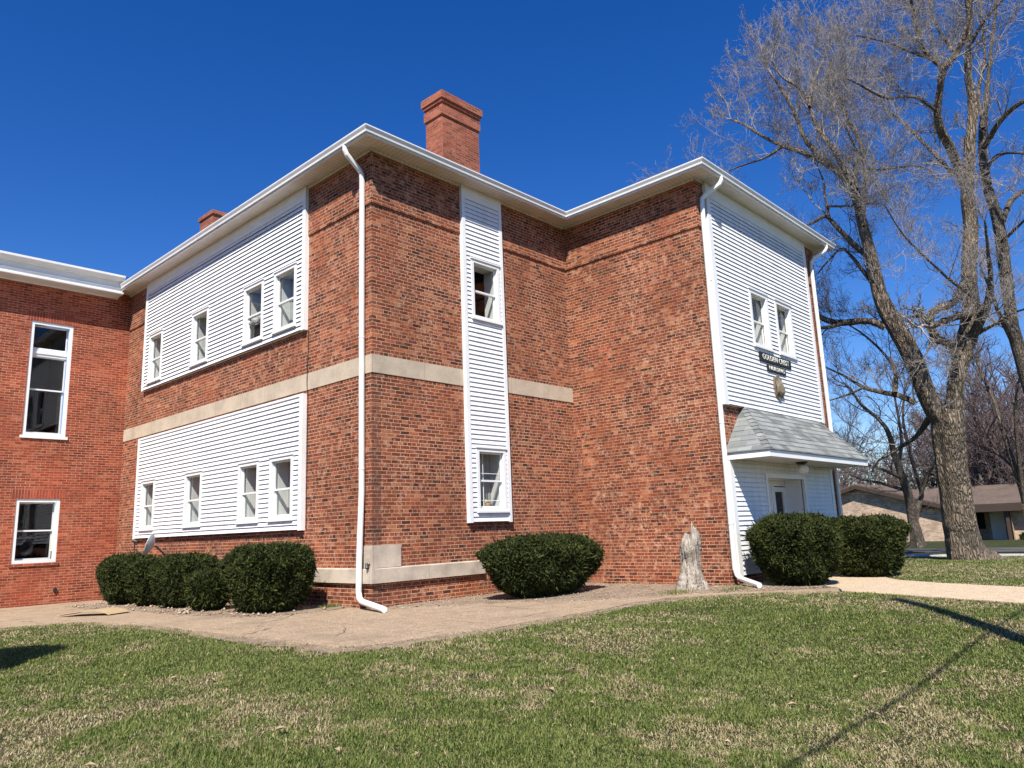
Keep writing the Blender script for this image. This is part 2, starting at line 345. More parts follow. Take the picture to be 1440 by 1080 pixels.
t = NT('stump_wood'); P = t.pos(); mp = t.N('Mapping'); t.I(mp, 'Vector', P); t.I(mp, 'Scale', (26, 26, 3.0)); t.I(mp, 'Rotation', (0.15, -0.2, 0))
n = t.noise(mp.outputs[0], 1.0, 6, 0.75); n2 = t.noise(P, 7, 4, 0.6)
col = t.ramp(n, [(0.36, (0.06, 0.046, 0.035)), (0.45, (0.33, 0.285, 0.235)), (0.64, (0.52, 0.465, 0.395))])
col = t.mix(1.0, col, t.ramp(n2, [(0.35, (0.65, 0.63, 0.6)), (0.6, (1.05,)*3)]), 'MULTIPLY')
t.bump(n, 0.03); M['stump'] = t.base(col, 0.92, 0.15)

t = NT('canopy_shingle'); uv = t.uv(); P = t.pos()
b = t.N('TexBrick', offset=0.5, squash=1.0); t.I(b, 'Vector', uv); t.I(b, 'Color1', (0, 0, 0, 1)); t.I(b, 'Color2', (1, 1, 1, 1)); t.I(b, 'Mortar', (0.3, 0.3, 0.3, 1)); t.I(b, 'Scale', 1.0); t.I(b, 'Brick Width', 0.31); t.I(b, 'Row Height', 0.135); t.I(b, 'Mortar Size', 0.003)
f = t.noise(P, 160, 2, 0.7)
col = t.ramp(b.outputs['Color'], [(0.0, (0.135, 0.143, 0.137)), (0.35, (0.215, 0.225, 0.217)), (0.75, (0.28, 0.292, 0.28)), (1.0, (0.18, 0.19, 0.183))])
col = t.mix(1.0, col, t.ramp(f, [(0.3, (0.78,)*3), (0.7, (1.18,)*3)]), 'MULTIPLY')
col = t.mix(t.math('MULTIPLY', b.outputs['Fac'], 0.6), col, (0.10, 0.105, 0.10))
t.bump(f, 0.004); M['shingle'] = t.base(col, 0.95, 0.15)

def glass(name, rough=0.0):
    t = NT(name); lw = t.N('LayerWeight'); t.I(lw, 'Blend', 0.5)
    fr_ = t.math('ADD', t.math('MULTIPLY', t.math('POWER', lw.outputs['Facing'], 5.0), 0.85), 0.055)
    tr = t.N('BsdfTransparent'); t.I(tr, 'Color', (0.90, 0.93, 0.92, 1)); gl = t.N('BsdfGlossy'); t.I(gl, 'Roughness', rough)
    P = t.pos(); n = t.noise(P, 1.5, 2); bm_ = t.N('Bump'); t.I(bm_, 'Height', n); t.I(bm_, 'Distance', 0.002); t.I(bm_, 'Strength', 0.4)
    t.l.new(bm_.outputs[0], gl.inputs['Normal'])
    m = t.N('MixShader'); t.l.new(fr_, m.inputs[0]); t.l.new(tr.outputs[0], m.inputs[1]); t.l.new(gl.outputs[0], m.inputs[2])
    t.l.new(m.outputs[0], t.n['Material Output'].inputs['Surface']); return t.mat
M['glass'] = glass('window_glass')

# ------------------------------------------------------------------ main building
LA, LB, LC = 11.77, 5.76, 3.612          # wall lengths: left wall, narrow strip wall, return wall
XD1 = 12.05; YD = -LC; YB = 16.0         # right end of the entrance wall, back of the building
ZS, ZC = 8.48, 7.393                     # soffit at the wall, corbel line
OV = 0.511
TA = lambda u, d, z: (-d, u, z)          # wall frames: u along the wall, d out of it
TB = lambda u, d, z: (u, -d, z)
TC = lambda u, d, z: (LB-d, u, z)
TD = lambda u, d, z: (u, YD-d, z)
TE = lambda u, d, z: (u, LA-d, z)

def wall_face(mb, T, u0, u1, z0, z1, holes=(), d=0.0, m=0, reveal=0.12):
    us = sorted({u0, u1, *[min(max(h[0], u0), u1) for h in holes], *[min(max(h[1], u0), u1) for h in holes]})
    zs = sorted({z0, z1, *[min(max(h[2], z0), z1) for h in holes], *[min(max(h[3], z0), z1) for h in holes]})
    for a, b in zip(us, us[1:]):
        for c, e in zip(zs, zs[1:]):
            um, zm = (a+b)/2, (c+e)/2
            if any(h[0] < um < h[1] and h[2] < zm < h[3] for h in holes): continue
            q = [(a, c), (b, c), (b, e), (a, e)]
            mb.face([T(u, d, z) for u, z in q], uv=[(u, z) for u, z in q], m=m)
    for h in holes:
        a, b, c, e = h[:4]
        if c == 0.0: continue
        for (p, q) in (((a, c), (a, e)), ((b, e), (b, c)), ((a, e), (b, e)), ((b, c), (a, c))):
            mb.face([T(p[0], d, p[1]), T(q[0], d, q[1]), T(q[0], d-reveal, q[1]), T(p[0], d-reveal, p[1])], m=m)

school = thing('school_building', 'two storey brown brick building with white siding panels, wide white eaves and a tall chimney', 'building')
# windows: outer frame rectangles on each wall
WA = [(2.47, 3.37), (3.82, 4.70), (6.47, 7.38), (9.16, 10.03)]
WAU = [(a, b, 5.53, 6.87) for a, b in WA]; WAL = [(a, b, 1.61, 2.88) for a, b in WA]
WB = [(2.47, 3.32, 5.58, 6.88), (2.47, 3.32, 1.62, 2.89)]
WD = [(7.68, 8.62, 5.08, 6.42), (9.02, 9.95, 5.08, 6.42)]
DOOR = (7.70, 9.64, 0.0, 2.15)
def inset(h, k=0.07): return (h[0]+k, h[1]-k, h[2]+k, h[3]-k)
CO = 0.028                               # how far the brick above the corbel line stands out
wb = MB()
wall_face(wb, TA, 0, LA-0.002, -0.45, ZC, [inset(h) for h in WAU+WAL])
wall_face(wb, TB, 0, LB, -0.45, ZC, [inset(h) for h in WB])
wall_face(wb, TC, YD, 0, -0.45, ZC)
wall_face(wb, TD, LB, XD1, -0.45, ZC, [inset(h) for h in WD]+[DOOR])
for T, a, b in ((TA, -CO, LA-0.002), (TB, -CO, LB-CO), (TC, YD-CO, -CO), (TD, LB-CO, XD1)):
    wall_face(wb, T, a, b, ZC, ZS, d=CO)
    wb.face([T(a, 0, ZC), T(b, 0, ZC), T(b, CO, ZC), T(a, CO, ZC)])
wb.face([(XD1, YD, -0.45), (XD1, YB, -0.45), (XD1, YB, ZS), (XD1, YD, ZS)])
wb.face([(0, YB, -0.45), (XD1, YB, -0.45), (XD1, YB, ZS), (0, YB, ZS)])
wb.face([(0, LA, 6.0), (0, YB, 6.0), (0, YB, ZS), (0, LA, ZS)])
wall = wb.build('wall', M['brick'], school)

# stone belt course, water table, cornerstone
def band(name, z0, z1, d, segs, mat, top=0.0):
    mb = MB()
    for T, a, b in segs:
        q = [(a, z0), (b, z0), (b, z1), (a, z1)]
        mb.face([T(u, d, z) for u, z in q], uv=[(u, z) for u, z in q])
        mb.face([T(a, d, z1), T(b, d, z1), T(b, 0, z1+top), T(a, 0, z1+top)])
        mb.face([T(a, 0, z0), T(b, 0, z0), T(b, d, z0), T(a, d, z0)])
        for e in (a, b):
            if e > 0: mb.face([T(e, 0, z0), T(e, d, z0), T(e, d, z1), T(e, 0, z1+top)])
    return mb.build(name, mat, school)
band('stone_band', 4.129, 4.468, 0.014, [(TA, -0.014, LA-0.004), (TB, -0.014, LB)], M['stone'])
band('water_table', 0.435, 0.67, 0.065, [(TA, -0.065, LA-0.004), (TB, -0.065, 2.65)], M['stone_base'], 0.02)
mb = MB(); mb.box((0.0, 0.004, 0.69), (0.60, 0.03, 1.07), T=TB); mb.box((-0.03, 0.004, 0.69), (0.21, 0.03, 1.07), T=TA)
cs = mb.build('cornerstone', M['stone_base'], school)

# lap siding
def siding(name, T, u0, u1, z0, z1, holes, d0, lap=0.0965, butt=0.020, trim_w=0.11, top_trim=0.0, under=True, left_trim=True, right_trim=True, wall_d=0.0):
    mb = MB(); ua, ub = u0+(trim_w if left_trim else 0)-0.004, u1-(trim_w if right_trim else 0)+0.004
    zt = z1-top_trim; n = int(math.ceil((zt-z0)/lap))
    for i in range(n):
        a, b = z0+i*lap, min(z0+(i+1)*lap, zt)
        cuts = sorted({a, b, *[h[2] for h in holes if a < h[2] < b], *[h[3] for h in holes if a < h[3] < b]})
        for c, e in zip(cuts, cuts[1:]):
            zm = (c+e)/2; hs_ = sorted([h for h in holes if h[2] < zm < h[3]])
            x = ua
            for h in hs_+[None]:
                x2 = h[0] if h else ub
                xe = x2; segs = [x]
                while xe-segs[-1] > 3.2: segs.append(segs[-1]+random.uniform(1.4, 3.0))
                segs.append(xe)
                for (x, x2), off in (zip(zip(segs, segs[1:]), [0, 0.0022]*8) if xe > x+1e-4 else ()):
                    # long runs are made of shorter lengths whose ends lap
                    dc, de = d0+butt*(1-(c-a)/lap)+off, d0+butt*(1-(e-a)/lap)+off
                    mb.face([T(x, dc, c), T(x2, dc, c), T(x2, de, e), T(x, de, e)])
                    if c == a:
                        mb.face([T(x, dc, c), T(x2, dc, c), T(x2, dc-0.003, c+0.0005), T(x, dc-0.003, c+0.0005)])
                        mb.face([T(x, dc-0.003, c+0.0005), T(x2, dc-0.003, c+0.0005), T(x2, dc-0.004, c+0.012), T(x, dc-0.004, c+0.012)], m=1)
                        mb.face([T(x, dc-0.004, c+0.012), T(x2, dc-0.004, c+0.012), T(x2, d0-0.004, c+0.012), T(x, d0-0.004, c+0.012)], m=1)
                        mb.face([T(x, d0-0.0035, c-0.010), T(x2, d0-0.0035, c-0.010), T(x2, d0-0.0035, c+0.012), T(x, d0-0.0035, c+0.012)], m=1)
                if h: x = h[1]
    mb.face([T(u0+0.01, wall_d+0.004, z0-0.012), T(u1-0.01, wall_d+0.004, z0-0.012), T(u1-0.01, d0+0.004, z0-0.012), T(u0+0.01, d0+0.004, z0-0.012)])
    o = mb.build(name, [M['siding'], M['lap_shade']], school)
    e = d0+butt+0.006; tr = []
    if left_trim: tr.append(((u0, wall_d+0.002, z0-0.02), (u0+trim_w, e, z1)))
    if right_trim: tr.append(((u1-trim_w, wall_d+0.002, z0-0.02), (u1, e, z1)))
    if top_trim: tr.append(((u0+(trim_w if left_trim else 0), d0-0.01, z1-top_trim), (u1-(trim_w if right_trim else 0), e-0.003, z1)))
    for p, q in tr: tb = MB(); tb.box(p, q, T=T); tb.build('trim', M['trim'], o)
    return o
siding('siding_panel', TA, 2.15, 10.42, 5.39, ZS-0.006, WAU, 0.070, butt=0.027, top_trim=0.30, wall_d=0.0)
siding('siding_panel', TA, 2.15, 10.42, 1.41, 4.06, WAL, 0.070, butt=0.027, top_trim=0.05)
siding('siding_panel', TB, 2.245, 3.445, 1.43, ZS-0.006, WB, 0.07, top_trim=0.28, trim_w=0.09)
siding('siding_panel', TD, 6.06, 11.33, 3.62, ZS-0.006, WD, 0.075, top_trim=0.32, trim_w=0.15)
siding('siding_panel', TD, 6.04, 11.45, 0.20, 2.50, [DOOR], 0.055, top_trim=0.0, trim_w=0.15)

def window(parent, T, h, d, split=0.52, recess=0.04, casing=0.075, room='plaster', depth=0.42, name='window', transom=None, curtain=True, sill=True, open_gap=0.0, back=None):
    """outer casing standing on the wall, two sashes behind it, panes, and the room behind"""
    a, b, c, e = h; mb = MB(); f = d+0.012
    k = casing
    mb.box((a, -0.02, c), (a+k, f, e), T=T); mb.box((b-k, -0.02, c), (b, f, e), T=T)
    mb.box((a+k, -0.02, e-k), (b-k, f, e), T=T); mb.box((a+k, -0.02, c), (b-k, f+0.0, c+k), T=T)
    mb.box((a-0.02, d-0.02, e-0.004), (b+0.02, f+0.02, e+0.025), T=T)
    if sill: mb.box((a-0.02, d-0.02, c-0.02), (b+0.02, f+0.028, c+0.018), T=T)
    w_ = mb.build(name, M['trim'], parent)
    a, b, c, e = a+k, b-k, c+k, e-k; s = 0.035; mid = c+(e-c)*(1-split)
    sashes = [(mid-0.015, e, d-recess-0.03), (c, mid+0.02, d-recess-0.065)]
    if transom:
        sashes = [(transom+0.10, e, d-recess-0.03), (mid-0.015, transom-0.10, d-recess-0.03), (c, mid+0.02, d-recess-0.065)]
        mb = MB(); mb.box((a, d-recess-0.08, transom-0.10), (b, d-recess+0.01, transom+0.10), T=T); mb.box((a, d-recess-0.02, transom-0.03), (b, d-recess+0.03, transom+0.03), T=T)
        mb.build('transom_bar', M['sash'], w_)
    gb = MB()
    for z0, z1, dd in sashes:
        sb = MB()
        sb.box((a, dd-0.02, z0), (a+s, dd+0.012, z1), T=T); sb.box((b-s, dd-0.02, z0), (b, dd+0.012, z1), T=T)
        sb.box((a+s, dd-0.02, z0), (b-s, dd+0.012, z0+s*1.1), T=T); sb.box((a+s, dd-0.02, z1-s), (b-s, dd+0.012, z1), T=T)
        sb.build('sash', M['sash'], w_)
        q = [T(a+s, dd-0.006, z0+s), T(b-s, dd-0.006, z0+s), T(b-s, dd-0.006, z1-s), T(a+s, dd-0.006, z1-s)]
        od = Vector(T(0, 1, 0))-Vector(T(0, 0, 0))
        gb.face(q if (Vector(q[1])-Vector(q[0])).cross(Vector(q[2])-Vector(q[0])).dot(od) > 0 else q[::-1])
    gb.build('pane', M['glass'], w_)
    # the room: reveals then a back
    rb = MB(); d0, d1 = d-recess-0.09, d-depth
    for (p, q) in (((a, c), (a, e)), ((b, e), (b, c)), ((a, e), (b, e)), ((b, c), (a, c))):
        rb.face([T(p[0], d0, p[1]), T(q[0], d0, q[1]), T(q[0], d1, q[1]), T(p[0], d1, p[1])])
    if back is None: rb.face([T(a, d1, c), T(b, d1, c), T(b, d1, e), T(a, d1, e)])
    else:
        B = 1.4; a2, b2 = a-0.5, b+0.5; d2 = d1-B
        for (p, q) in (((a2, c-.3), (a2, e+.3)), ((b2, e+.3), (b2, c-.3)), ((a2, e+.3), (b2, e+.3)), ((b2, c-.3), (a2, c-.3))):
            rb.face([T(p[0], d1-0.01, p[1]), T(q[0], d1-0.01, q[1]), T(q[0], d2, q[1]), T(p[0], d2, p[1])], m=1)
        rb.face([T(a2, d2, c-.3), T(b2, d2, c-.3), T(b2, d2, e+.3), T(a2, d2, e+.3)], m=1)
    rb.build('interior', [M[room], M[back or room]], w_)
    if curtain:
        cb = MB(); n = 26; full = curtain is True
        for (ca, cbb, c0, c1) in ([(a, b, c, e)] if full else curtain):
            pr = None
            for i in range(n+1):
                u = ca+(cbb-ca)*i/n; dd = d1+0.03+0.006*math.sin(i*1.9)+0.005*math.sin(i*0.7+a)
                if pr: cb.face([T(pr[0], pr[1], c0), T(u, dd, c0), T(u, dd, c1), T(pr[0], pr[1], c1)])
                pr = (u, dd)
        cb.build('curtain', M['curtain'], w_, smooth=False)
    return w_
for i, h in enumerate(WAU+WAL):
    dp = 0.38+0.06*((i*37) % 5)/5; up_ = i < 4
    kw = {}
    if i == 1: kw = dict(back='dark_room', curtain=[(h[0]+0.08, h[1]-0.08, h[2]+0.62, h[3]-0.08)])
    if i == 2: kw = dict(back='dark_room', curtain=[(h[0]+0.08, h[1]-0.34, h[2]+0.08, h[3]-0.08)])
    wi = window(school, TA, h, 0.093, depth=dp, **kw)
    if i == 1:                            # a fan and a rolled towel jammed under the raised sash
        mb = MB(); mb.box((h[0]+0.13, -0.10, h[2]+0.09), (h[1]-0.13, -0.03, h[2]+0.44), T=TA)
        for k in range(9): mb.box((h[0]+0.15+k*0.065, -0.03, h[2]+0.11), (h[0]+0.157+k*0.065, -0.022, h[2]+0.42), T=TA)
        put_ = mb.build('window_fan', M['dark'], wi)
        mb = MB(); mb.tube([TA(h[0]+0.12+0.09*k, 0.0+0.015*math.sin(k*2), h[2]+0.51+0.02*math.sin(k*1.7)) for k in range(8)], [0.03, 0.06, 0.065, 0.07, 0.062, 0.068, 0.06, 0.03], 8)
        mb.build('rolled_towel', M['curtain'], wi, smooth=True)
window(school, TB, WB[0], 0.085, depth=0.40, back='dark_room', curtain=[(WB[0][0]+0.08, WB[0][0]+0.42, WB[0][2]+0.08, WB[0][2]+0.58)])
wlow = window(school, TB, WB[1], 0.085, depth=0.42)
mb = MB(); h = WB[1]                       # thin muntins and a toy bear sitting on the sill
mb.box((h[0]+0.27, -0.03, h[2]+0.11), (h[0]+0.285, -0.02, h[3]-0.1), T=TB); mb.box((h[0]+0.1, -0.03, h[2]+0.22), (h[1]-0.1, -0.02, h[2]+0.232), T=TB); mb.box((h[0]+0.1, 0.0, h[2]+0.76), (h[1]-0.1, 0.012, h[2]+0.772), T=TB)
mb.build('muntin', M['sash'], wlow)
mb = MB(); mb.tube([TB(h[0]+0.42, -0.13, h[2]+0.09), TB(h[0]+0.42, -0.13, h[2]+0.15), TB(h[0]+0.42, -0.13, h[2]+0.21), TB(h[0]+0.42, -0.13, h[2]+0.26)], [0.09, 0.11, 0.085, 0.03], 10)
mb.build('ornament', M['tan_board'], wlow, smooth=True)
for h in WD: window(school, TD, h, 0.093, recess=0.075, depth=0.40, casing=0.085)

# eaves: soffit, gutter running round the outline, low hip roof
def eave_poly(o): return [(-o, YB+o), (-o, -o), (LB-o, -o), (LB-o, YD-o), (XD1+o, YD-o), (XD1+o, YB+o)]
mb = MB(); inn, out = eave_poly(-0.02), eave_poly(OV-0.06)
for i in range(len(inn)-1):
    p, q, r_, s_ = inn[i], inn[i+1], out[i+1], out[i]
    hor = abs(p[0]-q[0]) > abs(p[1]-q[1])
    mb.face([(*p, ZS-0.004), (*q, ZS-0.004), (*r_, ZS-0.004), (*s_, ZS-0.004)], uv=[((v[0], v[1]) if hor else (v[1], v[0])) for v in (p, q, r_, s_)])
# frieze moulding where the soffit meets the wall
for T, a, b in ((TA, -CO-0.05, LA), (TB, -CO-0.05, LB-CO-0.05), (TC, YD-CO-0.05, -CO-0.05), (TD, LB-CO-0.05, XD1)):
    mb.box((a, CO+0.002, ZS-0.055), (b, CO+0.045, ZS-0.008), T=T)
mb.build('soffit', M['soffit'], school)
def sweep_profile(name, prof, mat, parent, z=0.0, polyf=eave_poly):
    mb = MB(); polys = [polyf(o) for o, _ in prof]
    for i in range(len(polys[0])-1):
        for k in range(len(prof)-1):
            (oa, za), (ob, zb) = prof[k], prof[k+1]
            a, b, c_, d_ = polys[k][i], polys[k][i+1], polys[k+1][i+1], polys[k+1][i]
            mb.face([(*a, za+z), (*b, za+z), (*c_, zb+z), (*d_, zb+z)])
    return mb.build(name, mat, parent)
gp = [(OV-0.10, ZS-0.004), (OV-0.10, ZS-0.028), (OV-0.065, ZS-0.028), (OV-0.065, ZS+0.012), (OV-0.035, ZS+0.014), (OV-0.03, ZS+0.055), (OV-0.008, ZS+0.095), (OV, ZS+0.112), (OV, ZS+0.135), (OV-0.016, ZS+0.138), (OV-0.016, ZS+0.118), (OV-0.1, ZS+0.112)]
sweep_profile('gutter', gp, M['gutter'], school)
mb = MB(); zr = ZS+0.115; ro = OV-0.07; p = eave_poly(ro)
mb.face([(-ro, YB+ro, zr), (-ro, -ro, zr), (3.2, 3.2, zr+1.3), (3.2, 12, zr+1.3)])
mb.face([(-ro, -ro, zr), (LB+2.4, -ro, zr), (LB+2.4, 3.2, zr+1.3), (3.2, 3.2, zr+1.3)])
mb.face([(LB-ro, YD-ro, zr), (XD1+ro, YD-ro, zr), (XD1-2.8, YD+3.2, zr+1.2), (LB+2.8, YD+3.2, zr+1.2)])
mb.face([(LB-ro, YD-ro, zr), (LB+2.8, YD+3.2, zr+1.2), (LB+2.8, 4, zr+1.2), (LB-ro, 4, zr)])
mb.face([(XD1+ro, YD-ro, zr), (XD1+ro, YB+ro, zr), (XD1-2.8, 12, zr+1.2), (XD1-2.8, YD+3.2, zr+1.2)])
mb.face([(3.2, 3.2, zr+1.3), (XD1-2.8, 3.2, zr+1.2), (XD1-2.8, 12, zr+1.2), (3.2, 12, zr+1.3)])
mb.face([(-ro, YB+ro, zr), (XD1+ro, YB+ro, zr), (XD1-2.8, 12, zr+1.2), (3.2, 12, zr+1.3)])
mb.build('roof', M['roof_grey'], school)

# chimneys
def chimney(x0, x1, y0, y1, z0, z1, courses=True):
    mb = MB(); mb.box((x0, y0, z0), (x1, y1, z1-0.62))
    o = 0
    for (dz0, dz1, o) in ((0.62, 0.36, 0.035), (0.36, 0.28, 0.0), (0.28, 0.20, 0.05), (0.20, 0.0, 0.085)) if courses else ((0.62, 0.14, 0.0), (0.14, 0.0, 0.05)):
        mb.box((x0-o, y0-o, z1-dz0), (x1+o, y1+o, z1-dz1-0.0005))
    c = mb.build('chimney', M['brick_chim'], school)
    mb = MB(); mb.box((x0+0.12, y0+0.12, z1), (x1-0.12, y1-0.12, z1+0.03)); mb.build('chimney_cap', M['stone'], c)
chimney(3.70, 4.98, 2.06, 2.70, 8.9, 12.27)
chimney(3.0, 4.1, 13.25, 14.26, 8.9, 12.6, False)

# downspouts
def spout(path, w=0.052, dpt=0.04, straps=()):
    mb = MB(); mb.tube(path, [w]*len(path), 10)
    o = mb.build('downspout', M['gutter'], school)
    for p_ in straps: sb = MB(); sb.tube([Vector(p_)-Vector((0, 0, 0.012)), Vector(p_)+Vector((0, 0, 0.012))], w+0.006, 10); sb.build('strap', M['gutter'], o)
    return o
zg = 8.49
spout([(-0.43, 0.25, zg), (-0.43, 0.24, zg-0.10), (-0.40, 0.23, zg-0.17), (-0.16, 0.20, 8.10), (-0.09, 0.20, 8.02), (-0.075, 0.20, 7.9), (-0.075, 0.21, 5.3), (-0.075, 0.21, 2.0), (-0.125, 0.21, 0.85), (-0.135, 0.21, 0.30), (-0.15, 0.16, 0.20), (-0.17, 0.06, 0.15), (-0.36, -0.80, 0.075)],
      straps=[(-0.075, 0.21, 6.6), (-0.075, 0.21, 4.8), (-0.075, 0.21, 2.4)])
spout([(6.12, -4.05, zg), (6.12, -4.05, zg-0.10), (6.09, -4.02, zg-0.18), (5.92, -3.76, 8.10), (5.885, -3.70, 8.02), (5.88, -3.69, 7.9), (5.87, -3.685, 5.0), (5.86, -3.685, 0.34), (5.86, -3.72, 0.22), (5.84, -3.80, 0.16), (5.35, -4.40, 0.085)],
      straps=[(5.88, -3.69, 6.2), (5.865, -3.685, 3.2), (5.86, -3.685, 1.2)])
spout([(12.0, -4.04, zg), (12.0, -4.04, zg-0.10), (11.97, -4.0, zg-0.18), (11.76, -3.78, 8.12), (11.72, -3.71, 8.02), (11.72, -3.69, 7.9), (11.72, -3.69, 4.0), (11.72, -3.69, 0.1)], straps=[(11.72, -3.69, 5.4), (11.72, -3.69, 2.4)])
mb = MB(); mb.tube([(-0.012, 2.12, 5.39), (-0.012, 2.115, 4.9), (-0.025, 2.12, 4.3), (-0.012, 2.115, 4.05)], 0.009, 6)
mb.tube([(-0.012, 2.10, 4.05), (-0.012, 2.10, 1.4)], 0.007, 6)
mb.build('cable', M['dark'], school)
mb = MB(); mb.tube([(-0.09, 0.05, 0.78), (-0.09, 0.04, 0.74), (-0.10, 0.02, 0.69)], [0.02, 0.028, 0.03], 8); mb.tube([(0.0, 0.04, 0.76), (-0.09, 0.04, 0.74)], 0.016, 8)
mb.build('hose_tap', M['dark'], school)

# entrance: recess with a glazed door
a, b, c_, e = DOOR; mb = MB(); D1 = -0.40
for (p, q) in (((a, 0), (a, e)), ((b, e), (b, 0)), ((a, e), (b, e))):
    mb.face([TD(p[0], 0.02, p[1]), TD(q[0], 0.02, q[1]), TD(q[0], D1, q[1]), TD(p[0], D1, p[1])])
mb.box((a-0.09, 0.0, 0.1), (a, 0.085, e+0.09), T=TD); mb.box((b, 0.0, 0.1), (b+0.09, 0.085, e+0.09), T=TD); mb.box((a, 0.0, e), (b, 0.085, e+0.09), T=TD)
mb.box((a, D1-0.04, 2.02), (b, D1, e), T=TD); mb.box((8.86, D1-0.04, 0), (8.96, D1+0.03, 2.02), T=TD); mb.box((a, D1-0.04, 0), (7.9, D1, 2.02), T=TD)
ent = mb.build('entrance_recess', M['trim'], school)
mb = MB(); mb.box((7.9, D1-0.02, 0.0), (8.86, D1+0.01, 0.7), T=TD); mb.box((7.9, D1-0.02, 0.7), (8.0, D1+0.01, 2.02), T=TD); mb.box((8.76, D1-0.02, 0.7), (8.86, D1+0.01, 2.02), T=TD); mb.box((8.0, D1-0.02, 1.94), (8.76, D1+0.01, 2.02), T=TD)
mb.build('side_light', M['sash'], ent)
dm = MB(); dm.box((8.96, D1-0.035, 0.0), (9.07, D1+0.0, 2.0), T=TD); dm.box((9.50, D1-0.035, 0.0), (b, D1+0.0, 2.0), T=TD); dm.box((9.07, D1-0.035, 0.0), (9.50, D1, 0.35), T=TD); dm.box((9.07, D1-0.035, 1.89), (9.50, D1, 2.0), T=TD)
door = dm.build('door', M['trim'], school)
mb = MB(); mb.face([TD(9.07, D1-0.02, 0.35), TD(9.50, D1-0.02, 0.35), TD(9.50, D1-0.02, 1.89), TD(9.07, D1-0.02, 1.89)]); mb.face([TD(8.0, D1-0.01, 0.7), TD(8.76, D1-0.01, 0.7), TD(8.76, D1-0.01, 1.94), TD(8.0, D1-0.01, 1.94)])
mb.build('pane', M['glass'], door)
mb = MB(); mb.box((8.9, -2.2, 0), (9.64, D1-0.06, 2.0), T=TD, m=0); mb.face([TD(7.95, D1-0.06, 0.6), TD(8.8, D1-0.06, 0.6), TD(8.8, D1-0.06, 2.0), TD(7.95, D1-0.06, 2.0)], m=1)
mb.build('hallway', [M['dark_room'], M['curtain']], door)
mb = MB(); mb.tube([TD(9.04, 0.05+D1, 0.95), TD(9.04, 0.05+D1, 1.12)], 0.014, 6); mb.build('handle', M['dark'], door)

# entrance canopy: hipped shingle roof in stepped courses, fascia, ceiling
can = MB(); x0, x1, yf = 6.035, 11.52, -4.55; zb, zt = 2.46, 2.585
tx0, tx1, tz = 6.93, 10.9, 3.60
bx0, bx1, byf = x0-0.03, x1+0.03, yf-0.03
nr = 9
for i in range(nr):
    f0, f1 = i/nr, (i+1)/nr
    def pt(f, side, lift):
        x = bx0+(tx0-bx0)*f if side == 0 else bx1+(tx1-bx1)*f
        y = byf+(YD-0.08-byf)*f; z = zt+0.01+(tz-zt)*f+lift
        return Vector((x, y, z))
    lf = 0.022
    A0, A1, B0, B1 = pt(f0, 0, lf), pt(f0, 1, lf), pt(f1, 0, 0.004), pt(f1, 1, 0.004)
    sl = (pt(1, 0, 0)-pt(0, 0, 0)).length/nr*0+0.135
    can.face([A0, A1, B1, B0], uv=[(A0.x, i*sl), (A1.x, i*sl), (B1.x, (i+1)*sl), (B0.x, (i+1)*sl)])
    can.face([pt(f0, 0, -0.004), pt(f0, 1, -0.004), A1, A0])
    for sgn, P0, P1 in ((0, A0, B0), (1, A1, B1)):
        W0 = Vector((P0.x, YD-0.004, P0.z)); W1 = Vector((P1.x, YD-0.004, P1.z))
        can.face([W0, P0, P1, W1], uv=[(W0.y, i*sl+.03), (P0.y, i*sl+.03), (P1.y, (i+1)*sl+.03), (W1.y, (i+1)*sl+.03)])
        Q0 = pt(f0, sgn, -0.004); can.face([(Q0.x, YD-0.004, Q0.z), Q0, P0, W0])
canopy = can.build('entrance_canopy', M['shingle'], school)
for sgn in (0, 1):
    hp = MB()
    for i in range(12):
        f0, f1 = i/12-0.004, (i+1)/12
        a_, b_2 = pt(f0, sgn, 0.03), pt(f1, sgn, 0.014); sx_ = 0.12*(1 if sgn == 0 else -1)
        hp.face([a_+Vector((sx_, 0, 0.002)), a_+Vector((0, 0, 0.012)), b_2+Vector((0, 0, 0.012)), b_2+Vector((sx_, 0, 0.002))], uv=[(0.11, i*.1), (0, i*.1), (0, i*.1+.1), (0.11, i*.1+.1)])
        hp.face([a_+Vector((0, 0, 0.012)), a_+Vector((0, 0.12, 0.002)), b_2+Vector((0, 0.12, 0.002)), b_2+Vector((0, 0, 0.012))], uv=[(0, i*.1), (0.11, i*.1), (0.11, i*.1+.1), (0, i*.1+.1)])
    hp.build('hip_cap', M['shingle'], canopy)
mb = MB(); mb.box((x0, yf, zb), (x1, yf+0.03, zt)); mb.box((x0, yf+0.03, zb), (x0+0.03, YD-0.003, zt)); mb.box((x1-0.03, yf+0.03, zb), (x1, YD-0.003, zt))
mb.build('fascia', M['trim'], canopy)
mb = MB(); mb.face([(x0+0.03, yf+0.03, zb+0.02), (x1-0.03, yf+0.03, zb+0.02), (x1-0.03, YD-0.06, zb+0.02), (x0+0.03, YD-0.06, zb+0.02)]); mb.build('ceiling', M['soffit'], canopy)

# porch lamp
lamp = thing('porch_lamp', 'round frosted globe lamp on a black base under the entrance canopy ceiling', 'lamp', (8.55, -4.12, 2.48))
mb = MB(); mb.tube([(8.55, -4.12, 2.478), (8.55, -4.12, 2.45), (8.55, -4.12, 2.42)], [0.13, 0.12, 0.06], 14); mb.build('lamp_base', M['dark'], lamp)
mb = MB(); zz = [2.42, 2.40, 2.36, 2.31, 2.26, 2.22, 2.20]; mb.tube([(8.55, -4.12, z) for z in zz], [0.06, 0.10, 0.135, 0.145, 0.13, 0.09, 0.03], 16)
mb.build('lamp_globe', M['globe'], lamp, smooth=True, weld=True)

